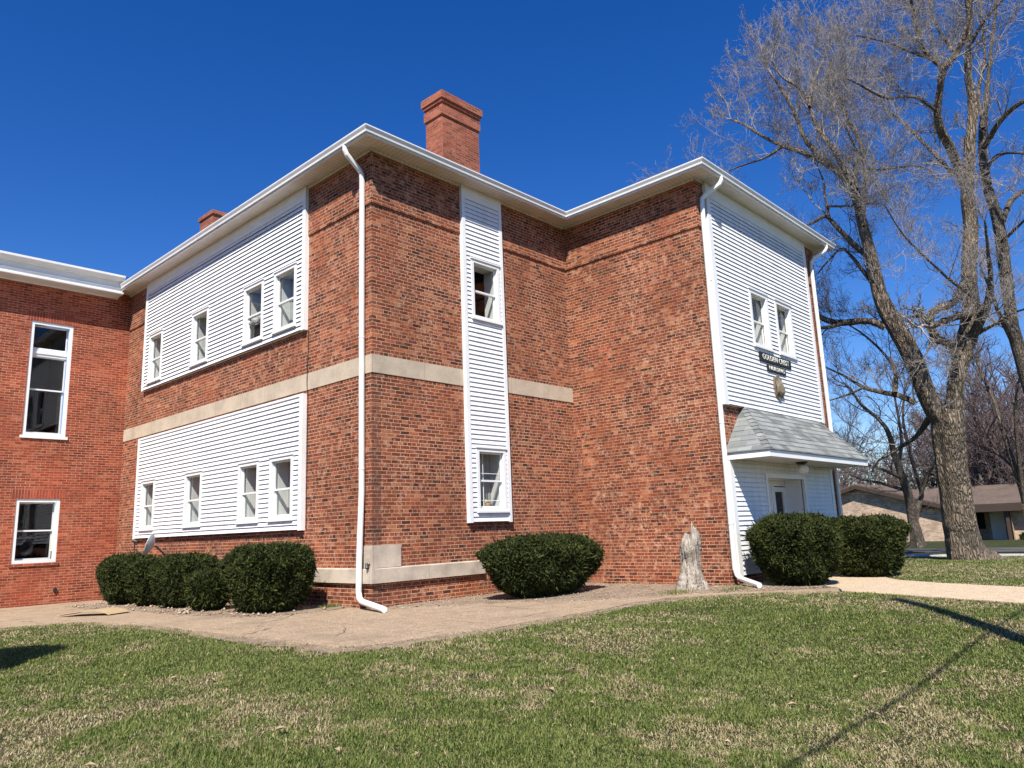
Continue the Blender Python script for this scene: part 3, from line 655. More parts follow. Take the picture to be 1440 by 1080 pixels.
# lettered boards and plaque on the entrance siding
def sign(name, label, u0, u1, z0, z1, text, size, cat='sign'):
    d0 = 0.094; g = thing(name, label, cat, TD((u0+u1)/2, d0, z0))
    mb = MB(); mb.box((u0, d0, z0), (u1, d0+0.025, z1), T=TD); mb.build('board', M['sign_black'], g)
    cu = bpy.data.curves.new('letters', 'FONT'); cu.body = text; cu.size = size; cu.align_x = 'CENTER'; cu.align_y = 'CENTER'; cu.extrude = 0.006; cu.offset = 0.001; cu.space_character = 1.12
    to = bpy.data.objects.new('letters_curve', cu); C.objects.link(to)
    dg = bpy.context.evaluated_depsgraph_get(); me = bpy.data.meshes.new_from_object(to.evaluated_get(dg))
    bpy.data.objects.remove(to)
    xs = [v.co.x for v in me.vertices]; sc = (u1-u0)*0.84/(max(xs)-min(xs)); zs_ = (z1-z0)*0.62/max(1e-6, (max(v.co.y for v in me.vertices)-min(v.co.y for v in me.vertices)))
    for v in me.vertices:
        v.co = Vector(TD((u0+u1)/2+v.co.x*sc, d0+0.028+v.co.z, (z0+z1)/2+v.co.y*zs_))
    me.materials.clear(); me.materials.append(M['sign_white'])
    lo = bpy.data.objects.new('lettering', me); C.objects.link(lo); put(lo, g)
sign('name_sign', 'black sign board with pale lettering GOLDEN CREST below the two windows', 7.87, 9.54, 4.775, 4.975, 'GOLDEN CREST', 0.2)
sign('small_sign', 'smaller black sign board with pale lettering, hung under the GOLDEN CREST board', 8.22, 9.19, 4.575, 4.725, 'NURSING', 0.13)
# carved shield-like plaque with vertical ribs
mb = MB(); out_ = [(-0.10, 0.50), (0.0, 0.56), (0.10, 0.52), (0.19, 0.46), (0.21, 0.30), (0.23, 0.12), (0.20, 0.05), (0.12, 0.03), (0.0, -0.04), (-0.13, 0.03), (-0.20, 0.08), (-0.24, 0.28), (-0.20, 0.47)]
cu_, cz_ = 8.70, 3.97
o_ = [(cu_+u*0.95, 3.97+v) for u, v in out_]; N_ = len(o_)
for i in range(N_):
    p, q = o_[i], o_[(i+1) % N_]
    mb.face([TD(p[0], 0.085, p[1]), TD(q[0], 0.085, q[1]), TD(q[0], 0.125, q[1]), TD(p[0], 0.125, p[1])])
    mb.face([TD(p[0], 0.125, p[1]), TD(q[0], 0.125, q[1]), TD(cu_, 0.15, cz_+0.25)])
for k in range(-3, 4):
    u = cu_+k*0.055; hgt = 0.42-0.03*abs(k)
    mb.tube([TD(u, 0.135, cz_+0.05+0.015*abs(k)), TD(u, 0.168, cz_+0.15), TD(u, 0.168, cz_+hgt-0.08), TD(u, 0.135, cz_+hgt+0.06)], [0.012, 0.024, 0.024, 0.012], 6)
tag(mb.build('wall_plaque', M['plaque']), 'weathered ribbed bronze plaque fixed to white siding above the entrance canopy', 'plaque')

# ------------------------------------------------------------------ red brick wing on the left
wing = thing('brick_wing', 'red orange brick wing with tall transom window, set at a right angle on the left', 'building', (0, LA, 0))
WE = [(-2.51, -1.49, 4.17, 7.28), (-2.51, -1.49, 0.88, 2.52)]
XW = -14.0; wb = MB()
more = []
wall_face(wb, TE, XW, 0.0, -0.7, 8.55, [h for h in WE]+more, reveal=0.13)
wb.face([(XW, LA, -0.7), (XW, LA+8, -0.7), (XW, LA+8, 8.55), (XW, LA, 8.55)])
wb.face([(XW, LA+8, -0.7), (0, LA+8, -0.7), (0, LA+8, 8.55), (XW, LA+8, 8.55)])
wb.build('wall', M['brick_red'], wing)
for i, h in enumerate(WE):
    window(wing, TE, h, -0.10, casing=0.085, recess=0.03, split=0.5 if i else 0.60, room='dark_room', depth=1.6, curtain=False, sill=False, transom=6.44 if i == 0 else None)
    mb = MB(); hh = h[3]
    q = [(h[0]-0.12, hh+0.002), (h[1]+0.12, hh+0.002), (h[1]+0.12, hh+0.25), (h[0]-0.12, hh+0.25)]
    mb.face([TE(u, 0.006, z) for u, z in q], uv=[(u, z-hh+0.005) for u, z in q]); mb.box((h[0]-0.12, 0.0, hh+0.002), (h[1]+0.12, 0.0045, hh+0.25), T=TE)
    mb.build('soldier_course', M['brick_soldier'], wing)
    mb = MB(); mb.box((h[0]-0.05, -0.12, h[2]-0.07), (h[1]+0.05, 0.035, h[2]), T=TE); mb.build('window_sill', M['trim'] if i == 0 else M['brick_red'], wing)
mb = MB(); mb.box((-1.50, 0.0, 0.13), (-1.43, 0.05, 0.22), T=TE); mb.build('tap_box', M['dark'], wing)
# cornice: gutter, frieze board, lower lip, soffit
ep = lambda o: [(XW-o, LA-o), (-OV+0.10, LA-o)]
pf = [(0.02, 8.275), (0.05, 8.275), (0.05, 8.31), (0.445, 8.315), (0.45, 8.325), (0.475, 8.33), (0.475, 8.375), (0.44, 8.385), (0.385, 8.39), (0.38, 8.50), (0.40, 8.505), (0.40, 8.515), (0.38, 8.52), (0.38, 8.69), (0.49, 8.695), (0.495, 8.71), (0.54, 8.76), (0.565, 8.79), (0.565, 8.85), (0.545, 8.855), (0.5, 8.83), (0.3, 8.85)]
sweep_profile('cornice', pf, M['gutter'], wing, polyf=ep)
mb = MB(); mb.face([(XW-0.5, LA-0.5, 8.84), (-0.3, LA-0.5, 8.84), (-0.3, LA+4, 9.9), (XW, LA+4, 9.9)]); mb.face([(XW-0.5, LA+8.5, 8.84), (-0.3, LA+8.5, 8.84), (-0.3, LA+4, 9.9), (XW, LA+4, 9.9)])
mb.build('roof', M['roof_grey'], wing)

# ------------------------------------------------------------------ ground
def axis(a0, a1, dense0, dense1, st):
    d = list(np.arange(dense0, dense1+1e-6, st)); lo = []; x, s = dense0, st
    while x > a0: s *= 1.35; x -= s; lo.append(x)
    hi = []; x, s = d[-1], st
    while x < a1: s *= 1.35; x += s; hi.append(x)
    return np.array(lo[::-1]+d+hi)
gx, gy = axis(-900, 900, -14, 22, 0.3), axis(-900, 900, -14, 14, 0.3)
GX, GY = np.meshgrid(gx, gy, indexing='ij'); GZ = height(np.clip(GX, -60, 110), GY)
V = np.stack([GX, GY, GZ], -1).reshape(-1, 3); nx, ny = len(gx), len(gy)
I = np.arange(nx*ny).reshape(nx, ny); F = np.stack([I[:-1, :-1], I[1:, :-1], I[1:, 1:], I[:-1, 1:]], -1).reshape(-1, 4)
tag(npmesh('ground', V, F, M['turf'], smooth=True), kind='structure')

def sheet(name, poly, mat, lift, jitter=0.0, step=0.25, skirt=0.12, kind='structure'):
    pts = []
    for i in range(len(poly)):
        p, q = Vector(poly[i]), Vector(poly[(i+1) % len(poly)]); n = max(1, int((q-p).length/step))
        nrm = Vector((-(q-p).y, (q-p).x)).normalized()
        for k in range(n):
            j = 0 if k == 0 else random.gauss(0, jitter)
            pts.append(p.lerp(q, k/n)+nrm*j)
    bm = bmesh.new(); vs = [bm.verts.new((p.x, p.y, 0)) for p in pts]; bm.faces.new(vs)
    xs = [p.x for p in pts]; ys = [p.y for p in pts]
    for ax, lo, hi in ((0, min(xs), max(xs)), (1, min(ys), max(ys))):
        c = lo+0.5
        while c < hi:
            co = [0, 0, 0]; no = [0, 0, 0]; co[ax] = c; no[ax] = 1
            bmesh.ops.bisect_plane(bm, geom=bm.verts[:]+bm.edges[:]+bm.faces[:], plane_co=co, plane_no=no); c += 1.0
    bmesh.ops.triangulate(bm, faces=bm.faces)
    for v in bm.verts: v.co.z = hz(v.co.x, v.co.y)+lift
    be = [e for e in bm.edges if e.is_boundary]
    r = bmesh.ops.extrude_edge_only(bm, edges=be)
    for g in r['geom']:
        if isinstance(g, bmesh.types.BMVert): g.co.z -= skirt
    bmesh.ops.recalc_face_normals(bm, faces=bm.faces)
    me = bpy.data.meshes.new(name); bm.to_mesh(me); bm.free(); me.materials.append(mat)
    o = bpy.data.objects.new(name, me); C.objects.link(o)
    if kind: tag(o, kind=kind)
    return o
APRON = [(-2.55, -3.52), (-1.9, -3.62), (-0.8, -3.75), (1.0, -3.74), (1.66, -3.72), (2.63, -3.62), (3.4, -3.72), (4.1, -4.12), (4.8, -4.85), (5.45, -5.78), (6.0, -5.55), (5.6, -5.2), (5.2, -4.9), (4.5, -4.15), (5.70, -3.3), (5.70, 0.05), (0.05, 0.05), (0.05, 11.72), (-13, 11.72), (-13, 6.4), (-6.0, 5.2), (-4.4, 4.5), (-3.45, 3.6), (-3.1, 1.5), (-2.95, -2.0), (-2.9, -3.2)]
PATH = [(5.46, -5.82), (4.9, -7.2), (4.32, -8.62), (3.6, -10.6), (2.6, -14), (-2, -30), (0.5, -30), (5.4, -14), (6.2, -10.5), (6.9, -8.2), (7.4, -6.9), (8.0, -6.0), (9.3, -5.0), (9.4, -3.62), (7.6, -3.62), (7.4, -4.6), (6.6, -5.0), (6.0, -5.55)]
sheet('pavement', APRON, M['walk'], 0.022, 0.02)
sheet('path', PATH, M['path'], 0.018, 0.012)
MARG = [(-0.8, -3.98), (1.0, -3.97), (1.66, -3.93), (2.63, -3.84), (3.3, -3.98), (4.0, -4.4), (4.6, -5.05), (5.2, -5.95), (5.4, -5.5), (2.6, -3.3), (-1.0, -3.3), (-2.5, -3.2), (-2.6, 1.0), (-2.9, 4.2), (-6, 5.6), (-6, 5.0), (-4.6, 4.2), (-3.7, 3.4), (-3.32, 1.5), (-3.2, -2.0), (-3.15, -3.3), (-2.7, -3.78), (-1.9, -3.88)]
sheet('soil_margin', MARG, M['soil'], 0.010, 0.055, step=0.14)
def in_poly(x, y, poly):
    r = np.zeros(len(x), bool)
    for i in range(len(poly)):
        (xa, ya), (xb, yb) = poly[i], poly[i-1]
        with np.errstate(divide='ignore', invalid='ignore'):
            r ^= ((ya > y) != (yb > y)) & (x < (xb-xa)*(y-ya)/(yb-ya+1e-12)+xa)
    return r
BED_A = [(-0.02, 0.62), (-0.02, 9.6), (-1.9, 9.4), (-2.1, 7.0), (-2.05, 4.5), (-2.15, 2.6), (-1.95, 1.2), (-1.2, 0.6), (-0.5, 0.5)]
BED_B = [(0.9, -0.02), (5.74, -0.02), (5.74, -3.4), (5.9, -5.1), (5.2, -4.85), (4.4, -4.0), (3.5, -3.3), (2.7, -2.9), (2.3, -2.3), (1.9, -1.75), (0.8, -0.9), (0.3, -0.35), (0.3, -0.07)]
sheet('flower_bed', BED_A, M['soil'], 0.034, 0.05)
sheet('flower_bed', BED_B, M['soil'], 0.034, 0.05)
BED_D = [(5.9, -3.63), (7.6, -3.63), (7.5, -4.7), (6.6, -5.15), (5.95, -5.3), (5.74, -4.4)]
sheet('flower_bed', BED_D, M['soil'], 0.04, 0.04)
# far pavement and street, running parallel to the path
fy = np.array([-60, -30, -6, 10, 40.0])
for nm, xa, xb, mt, lf in (('pavement', 21.5, 23.3, M['far_walk'], 0.03), ('road', 27.0, 34.0, M['asphalt'], 0.02)):
    sheet(nm, [(xa, -60), (xb, -60), (xb, 50), (xa, 50)], mt, lf, 0.0, 3.0)

# loose stones, twigs and crumbs on the beds: uncountable
def pebbles(name, poly, n, smin, smax, mats):
    xs = [p[0] for p in poly]; ys = [p[1] for p in poly]
    x = rng.uniform(min(xs), max(xs), n*4); y = rng.uniform(min(ys), max(ys), n*4); k = in_poly(x, y, poly); x, y = x[k][:n], y[k][:n]
    n = len(x); s = smin+(smax-smin)*rng.random(n)**3
    oc = np.array([(1, 0, 0), (0, 1, 0), (-1, 0, 0), (0, -1, 0), (0, 0, .8), (0, 0, -.5)], float)
    fc = np.array([(0, 1, 4), (1, 2, 4), (2, 3, 4), (3, 0, 4), (1, 0, 5), (2, 1, 5), (3, 2, 5), (0, 3, 5)])
    P = oc[None]*(s[:, None, None]*rng.uniform(0.6, 1.3, (n, 6, 1))); a = rng.uniform(0, 6.28, n)
    ca, sa = np.cos(a)[:, None], np.sin(a)[:, None]
    X = P[..., 0]*ca*1.3-P[..., 1]*sa+x[:, None]; Y = P[..., 0]*sa*1.3+P[..., 1]*ca+y[:, None]; Z = P[..., 2]+(height(x, y)+0.036+s*0.3)[:, None]
    o = npmesh(name, np.stack([X, Y, Z], -1).reshape(-1, 3), (fc[None]+np.arange(n)[:, None, None]*6).reshape(-1, 3), mats, rng.integers(0, len(mats), n*8))
    return tag(o, 'pale loose gravel scattered over the planting bed', 'gravel', kind='stuff')
M['peb1'] = plain('pale_stone', (0.44, 0.345, 0.25), 0.9, 0.3, 9.0, 0.2); M['peb2'] = plain('brown_stone', (0.27, 0.19, 0.14), 0.9, 0.3, 9.0, 0.2)
pebbles('gravel', BED_A, 1100, 0.006, 0.045, [M['peb1'], M['peb2']])
pebbles('gravel', BED_B, 2600, 0.004, 0.024, [M['peb1'], M['peb2']])

# ------------------------------------------------------------------ lawn blades
def noise2(x, y, sc, seed):
    g = np.random.default_rng(seed).random((64, 64)); u, v = x*sc, y*sc
    i, j = np.floor(u).astype(int), np.floor(v).astype(int); fu, fv = u-i, v-j; fu = fu*fu*(3-2*fu); fv = fv*fv*(3-2*fv)
    G = lambda a, b: g[a % 64, b % 64]
    return (G(i, j)*(1-fu)+G(i+1, j)*fu)*(1-fv)+(G(i, j+1)*(1-fu)+G(i+1, j+1)*fu)*fv
def lawn(n):
    # sample a fan seen from where one stands, denser close by
    th = rng.uniform(-0.66, 0.66, n)+YAW; rr = 4.6*np.exp(rng.random(n)**0.85*math.log(30/4.6))
    x = CAM.x+rr*np.sin(th); y = CAM.y+rr*np.cos(th)
    jx, jy = x+rng.normal(0, 0.05, n), y+rng.normal(0, 0.05, n)
    bad = in_poly(jx, jy, APRON) | in_poly(jx, jy, PATH) | ((x > -0.1) & (y > -3.5) & (x < 13)) | ((x > 5.2) & (y > -4.8) & (x < 12.3)) | (y > 11.6)
    bad |= (x > 21.3) & (x < 23.5)
    n1 = noise2(x, y, 0.42, 1); n2 = noise2(x, y, 1.25, 2); n3 = noise2(x, y, 5.0, 3); n4 = noise2(x, y, 13.0, 4)
    dry = 0.27*n1+0.30*n2+0.24*n3+0.19*n4
    edge = np.minimum(np.abs(y+3.72)+(x > 4)*9+(x < -2.7)*9, np.abs(x+3.0)+(y < -3.7)*9+(y > 3.2)*9)
    dry += 0.20*np.exp(-(edge/0.30)**2) + 0.06*sstep(2, -6, x)*sstep(-9, 0, y)
    thin = (dry > 0.60) & (rng.random(n) < 0.45)
    thin |= rng.random(n) < 0.85*np.exp(-(edge/0.13)**2)
    thin |= (np.exp(-(((x-2.2)/0.8)**2+((y+4.9)/0.35)**2)) > rng.random(n)*1.2)
    k = ~bad & ~thin; x, y, rr, dry = x[k], y[k], rr[k], dry[k]; n = len(x)
    straw = rng.random(n) < np.clip((dry-0.47)*5.2+0.14, 0.05, 0.88)
    L = (0.018+0.032*rng.random(n)**1.6)*(0.55+0.55*noise2(x, y, 2.2, 9)+0.5*noise2(x, y, 8.0, 10)**2)*np.where(straw, 1.05, 1.0); W = (0.0019+0.0012*rng.random(n))*(0.75+rr/9)
    a = rng.uniform(0, 6.283, n); lean = np.where(straw, rng.uniform(0.6, 1.5, n), rng.uniform(0.25, 1.35, n))
    dx, dy = np.cos(a), np.sin(a); z = height(x, y)-0.004
    # blade: base pair, knee pair, tip
    px, py = -dy*W, dx*W
    k1 = 0.55*L; hx = np.sin(lean*0.6); hz_ = np.cos(lean*0.6); tx = np.sin(lean*1.25); tz_ = np.cos(lean*1.25)
    c1x, c1y, c1z = x+dx*k1*hx, y+dy*k1*hx, z+k1*hz_
    c2x, c2y, c2z = c1x+dx*0.5*L*tx, c1y+dy*0.5*L*tx, np.maximum(c1z+0.5*L*tz_, z+0.006)
    V = np.stack([np.stack([x-px, y-py, z], -1), np.stack([x+px, y+py, z], -1), np.stack([c1x+px*.8, c1y+py*.8, c1z], -1), np.stack([c1x-px*.8, c1y-py*.8, c1z], -1), np.stack([c2x, c2y, c2z], -1)], 1).reshape(-1, 3)
    B = np.arange(n)[:, None]*5
    F = np.concatenate([B+np.array([[0, 1, 2]]), B+np.array([[0, 2, 3]]), B+np.array([[3, 2, 4]])])
    mi = np.tile(straw.astype(int), 3)
    return tag(npmesh('lawn_grass', V, F, [M['grass'], M['straw']], mi), 'short patchy green lawn mixed with dry straw coloured grass', 'grass', kind='stuff')
lawn(1250000)

# ------------------------------------------------------------------ clipped yews
def yew(cx, cy, hx, hy, h, rot, label, n, ex=3.2, name='clipped_shrub', flat=0.0, taper=0.38):
    g = thing(name, label, 'shrub', (cx, cy, hz(cx, cy)), 'clipped evergreen shrubs round the building')
    def shape(th, ph, lump=True):
        c, s = np.cos(ph), np.sin(ph); e = 2/ex
        sg = lambda v, p: np.sign(v)*np.abs(v)**p
        ux, uy, uz = sg(np.cos(th), 0.80)*sg(c, e), sg(np.sin(th), 0.80)*sg(c, e), sg(s, e)
        k = 1-taper*np.clip(-uz*0.5+0.25, 0, 1)
        lumps = 1+0.05*np.sin(4*th+cx*7+1.5*ph)*c+0.04*np.sin(7*th+5*ph+cy)*c+0.035*np.sin(6*ph+3*th+cx)*c+0.025*np.sin(13*th-7*ph)*c
        X, Y, Z = ux*hx*k*lumps, uy*hy*k*lumps, h*0.5+uz*h*0.5*(1+0.02*np.sin(6*th+cx)+0.02*np.sin(11*th+1))
        return X, Y, Z
    ct, st_ = math.cos(rot), math.sin(rot); z0 = hz(cx, cy)+0.02
    def world(X, Y, Z): return np.stack([cx+X*ct-Y*st_, cy+X*st_+Y*ct, z0+Z], -1)
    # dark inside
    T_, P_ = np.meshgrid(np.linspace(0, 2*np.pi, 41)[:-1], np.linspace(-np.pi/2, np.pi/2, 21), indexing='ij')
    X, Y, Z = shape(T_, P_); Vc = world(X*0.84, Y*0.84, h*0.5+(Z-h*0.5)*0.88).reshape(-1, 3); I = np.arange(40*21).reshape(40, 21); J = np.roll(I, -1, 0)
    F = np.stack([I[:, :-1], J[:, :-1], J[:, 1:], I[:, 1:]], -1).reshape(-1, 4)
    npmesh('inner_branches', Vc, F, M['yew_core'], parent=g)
    th = rng.uniform(0, 2*np.pi, n); uz = rng.uniform(-0.98, 1.0, n); k_ = rng.random(n) < 0.6; sn = np.where(k_, np.sign(uz)*np.abs(uz)**(ex/2), uz); ph = np.arcsin(np.clip(sn, -1, 1)); X, Y, Z = shape(th, ph)
    dd = 1-0.16*rng.random(n)**1.5+0.024*rng.normal(0, 1, n); P = world(X*dd, Y*dd, h*0.5+(Z-h*0.5)*dd)
    N = world(np.cos(th)*np.cos(ph)*hy, np.sin(th)*np.cos(ph)*hx, np.sin(ph)*max(hx, hy)*1.2)-np.array([cx, cy, z0]); N /= np.linalg.norm(N, axis=1)[:, None]
    D = N*0.18+rng.normal(0, 0.62, (n, 3))+np.array([0, 0, 0.35]); D /= np.linalg.norm(D, axis=1)[:, None]
    Sd = np.cross(D, rng.normal(0, 1, (n, 3))); Sd /= np.linalg.norm(Sd, axis=1)[:, None]
    L = (0.03+0.045*rng.random(n))[:, None]; Wd = (0.008+0.010*rng.random(n))[:, None]
    stray = rng.random(n) < 0.02; L[stray] *= 1.9; D[stray] = N[stray]+rng.normal(0, 0.3, (int(stray.sum()), 3)); D[stray] /= np.linalg.norm(D[stray], axis=1)[:, None]; P[stray] += N[stray]*rng.uniform(0, 0.06, (int(stray.sum()), 1))
    A = P-D*L*0.4; B = P+D*L*0.1+Sd*Wd; Cc = P+D*L; E_ = P+D*L*0.1-Sd*Wd
    V = np.stack([A, B, Cc, E_], 1).reshape(-1, 3); V[:, 2] = np.maximum(V[:, 2], z0+0.01)
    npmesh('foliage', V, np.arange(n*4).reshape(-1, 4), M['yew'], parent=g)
    sb = MB()
    for k in range(5):
        a_ = k*1.26+cx; sb.tube([(cx+0.04*math.cos(a_), cy+0.04*math.sin(a_), z0-0.05), (cx+0.35*hx*math.cos(a_), cy+0.35*hy*math.sin(a_), z0+0.3*h)], [0.03, 0.015], 6)
    sb.build('stem', M['stem'], g)
yew(-1.05, 7.95, 0.60, 0.72, 1.12, 0, 'dark clipped shrub at the inner corner, farthest left of the row', 26000)
yew(-1.12, 6.20, 0.58, 0.62, 1.00, 0, 'dark clipped shrub wedged between the corner shrub and its bigger neighbour', 22000)
yew(-1.22, 4.55, 0.58, 0.72, 1.02, 0, 'flat topped dark shrub third from the inner corner, behind the smallest shrub', 30000)
yew(-1.50, 2.90, 0.40, 0.46, 0.70, 0, 'smallest low round shrub in the row beside the left wall', 15000, ex=2.8)
yew(-1.10, 1.48, 0.67, 0.78, 1.13, 0, 'large boxy dark shrub nearest the building corner', 42000, ex=3.6)
yew(3.02, -1.28, 1.50, 0.68, 1.10, 0.06, 'long low mounded shrub below the narrow siding strip', 70000, ex=2.7)
yew(6.38, -4.72, 0.90, 0.80, 1.30, 0.2, 'large rounded dark shrub beside the downspout, in front of the entrance', 60000, ex=3.0)
yew(9.00, -5.08, 0.82, 0.82, 1.22, 0.1, 'square topped shrub at the far side of the entrance path', 44000, ex=3.8)

# ------------------------------------------------------------------ stump, dish, board, litter
mb_ = []
def stump():
    n, m = 64, 50; base = on(2, 0.0, 976, 834); top = 1.02
    base = Vector((4.88, -3.30, 0.02)); V = np.zeros((m, n, 3)); th = np.linspace(0, 2*np.pi, n, endpoint=False)
    for i in range(m):
        t_ = i/(m-1); z = t_*top
        r_ = 0.215-0.055*t_+0.05*math.exp(-t_*9)+0.022*math.sin(t_*8+0.4)-0.085*max(0, (t_-0.80)/0.20)**1.3
        tw = t_*1.5
        rr = r_*(1+0.13*np.sin(2*th+tw+0.5)+0.13*np.sin(3*th+tw*2)+0.10*np.sin(5*th-tw*2+1)+0.09*np.sin(9*th+tw*4)+0.075*np.sin(14*th+2+tw*5)+0.05*np.sin(23*th+tw*3)+0.04*rng.normal(0, 1, n))
        rr = rr+0.08*math.exp(-t_*7)*np.maximum(0, np.sin(4*th+0.6))**2
        lx = -0.05+0.10*t_+0.03*math.sin(t_*5.0); ly = 0.03-0.07*t_
        V[i, :, 0] = base.x+lx+rr*np.cos(th); V[i, :, 1] = base.y+ly+rr*np.sin(th); V[i, :, 2] = base.z+z+(0.13*np.sin(th+2.2)+0.08*np.sin(3*th+1)+0.06*np.sin(7*th)+0.03*np.sin(13*th))*t_**3
    cap = V[-1].mean(0)+np.array([0.0, 0, -0.02]); VV = np.concatenate([V.reshape(-1, 3), cap[None]])
    I = np.arange(m*n).reshape(m, n); J = np.roll(I, -1, 1); F = np.stack([I[:-1], J[:-1], J[1:], I[1:]], -1).reshape(-1, 4)
    me = bpy.data.meshes.new('dead_stump'); me.from_pydata(VV.tolist(), [], F.tolist()+[(int(I[-1, k]), int(J[-1, k]), m*n) for k in range(n)])
    me.materials.append(M['stump']); me.polygons.foreach_set('use_smooth', [True]*len(me.polygons))
    o = bpy.data.objects.new('dead_stump', me); C.objects.link(o)
    return tag(o, 'upright weathered grey dead tree stump standing against the brick wall', 'stump')
stump()
dish = thing('satellite_dish', 'grey satellite dish seen edge on behind the clipped shrubs near the inner corner', 'satellite dish', (-0.62, 7.1, 0.0))
mb = MB(); dc = Vector((-0.85, 7.15, 1.22)); dn_ = Vector((-0.80, 0.60, 0.32)).normalized(); da = dn_.cross(Vector((0, 0, 1))).normalized(); db = da.cross(dn_)
prev = None
for i in range(7):
    r_ = 0.25*i/6; ring = [dc+dn_*(0.10*(i/6)**2)+(da*math.cos(k*0.3142)*0.92+db*math.sin(k*0.3142))*r_ for k in range(20)]
    ring2 = [q-dn_*0.012 for q in ring]
    if prev:
        for k in range(20):
            k2 = (k+1) % 20; mb.face([prev[0][k], prev[0][k2], ring[k2], ring[k]]); mb.face([prev[1][k], ring2[k], ring2[k2], prev[1][k2]])
    prev = (ring, ring2)
for k in range(20): k2 = (k+1) % 20; mb.face([prev[0][k], prev[0][k2], prev[1][k2], prev[1][k]])
mb.build('reflector', M['dish'], dish, smooth=True)
mb = MB(); mb.tube([dc-db*0.26+dn_*0.1, dc-db*0.2+dn_*0.35, dc-db*0.02+dn_*0.42], 0.014, 6); mb.tube([dc-db*0.02+dn_*0.36, dc-db*0.02+dn_*0.46], 0.03, 8); mb.build('feed_arm', M['dark'], dish)
mb = MB(); mb.tube([(-0.55, 7.1, 0.0), (-0.55, 7.1, 0.95), tuple(dc-dn_*0.05)], 0.022, 8); mb.build('mast', M['dark'], dish)
mb = MB(); bc = Vector((-2.70, 5.0, hz(-2.7, 5)+0.03)); ux = Vector((0.45, -0.89, 0.0)); uy = Vector((0.89, 0.45, 0.0))
prof = [(-0.62, 0.02), (-0.45, 0.05), (-0.1, 0.085), (0.25, 0.105), (0.45, 0.08), (0.6, 0.03)]
for (a_, za), (b_2, zb_) in zip(prof, prof[1:]):
    for dz in (0.0, -0.018):
        mb.face([bc+ux*a_-uy*0.27+Vector((0, 0, za+dz)), bc+ux*b_2-uy*0.27+Vector((0, 0, zb_+dz)), bc+ux*b_2+uy*0.22+Vector((0, 0, zb_+dz)), bc+ux*a_+uy*0.25+Vector((0, 0, za+dz))])
    for s_ in (-0.27, 0.235): mb.face([bc+ux*a_+uy*s_+Vector((0, 0, za)), bc+ux*b_2+uy*s_+Vector((0, 0, zb_)), bc+ux*b_2+uy*s_+Vector((0, 0, zb_-0.018)), bc+ux*a_+uy*s_+Vector((0, 0, za-0.018))])
tag(mb.build('warped_board', M['tan_board']), 'warped tan board lying on the concrete walk in front of the red wing', 'board')
def scatter_leaves(n):
    th = rng.uniform(-0.6, 0.6, n)+YAW; rr = rng.uniform(5, 13, n); x = CAM.x+rr*np.sin(th); y = CAM.y+rr*np.cos(th)
    k = ~(in_poly(x, y, APRON) | (x > -0.5) & (y > -3.6)); x, y = x[k], y[k]; n = len(x)
    a = rng.uniform(0, 6.28, n); L = rng.uniform(0.02, 0.05, n); z = height(x, y)+rng.uniform(0.03, 0.05, n)
    dx, dy = np.cos(a)*L, np.sin(a)*L
    V = np.stack([np.stack([x-dx, y-dy, z], -1), np.stack([x-dy*.6, y+dx*.6, z+.014], -1), np.stack([x+dx, y+dy, z+.004], -1), np.stack([x+dy*.6, y-dx*.6, z+.018], -1)], 1).reshape(-1, 3)
    tag(npmesh('fallen_leaves', V, np.arange(n*4).reshape(-1, 4), M['leaf_dry']), 'scattered dead leaves on the lawn', 'leaves', kind='stuff')
scatter_leaves(70)
def weeds(name, cx, cy, n, s, label):
    a = rng.uniform(0, 6.28, n); x = cx+rng.normal(0, s, n); y = cy+rng.normal(0, s*0.5, n); L = rng.uniform(0.05, 0.11, n); ln = rng.uniform(0.2, 1.1, n); z = height(x, y)+0.03
    dx, dy = np.cos(a), np.sin(a); W = 0.005
    V = np.stack([np.stack([x-dy*W, y+dx*W, z], -1), np.stack([x+dy*W, y-dx*W, z], -1), np.stack([x+dx*L*np.sin(ln), y+dy*L*np.sin(ln), z+L*np.cos(ln)], -1)], 1).reshape(-1, 3)
    tag(npmesh(name, V, np.arange(n*3).reshape(-1, 3), [M['grass'], M['straw']], (rng.random(n) < 0.3).astype(int)), label, 'weeds', kind='stuff')
weeds('weed_tuft', -0.18, 0.95, 260, 0.10, 'green weed tuft at the foot of the left wall by the downspout')
weeds('weed_tuft', 4.05, -3.45, 380, 0.22, 'sparse weed patch on bare soil left of the dead stump')
weeds('weed_tuft', 5.0, -4.1, 320, 0.2, 'sparse weed patch on bare soil between stump and downspout outlet')

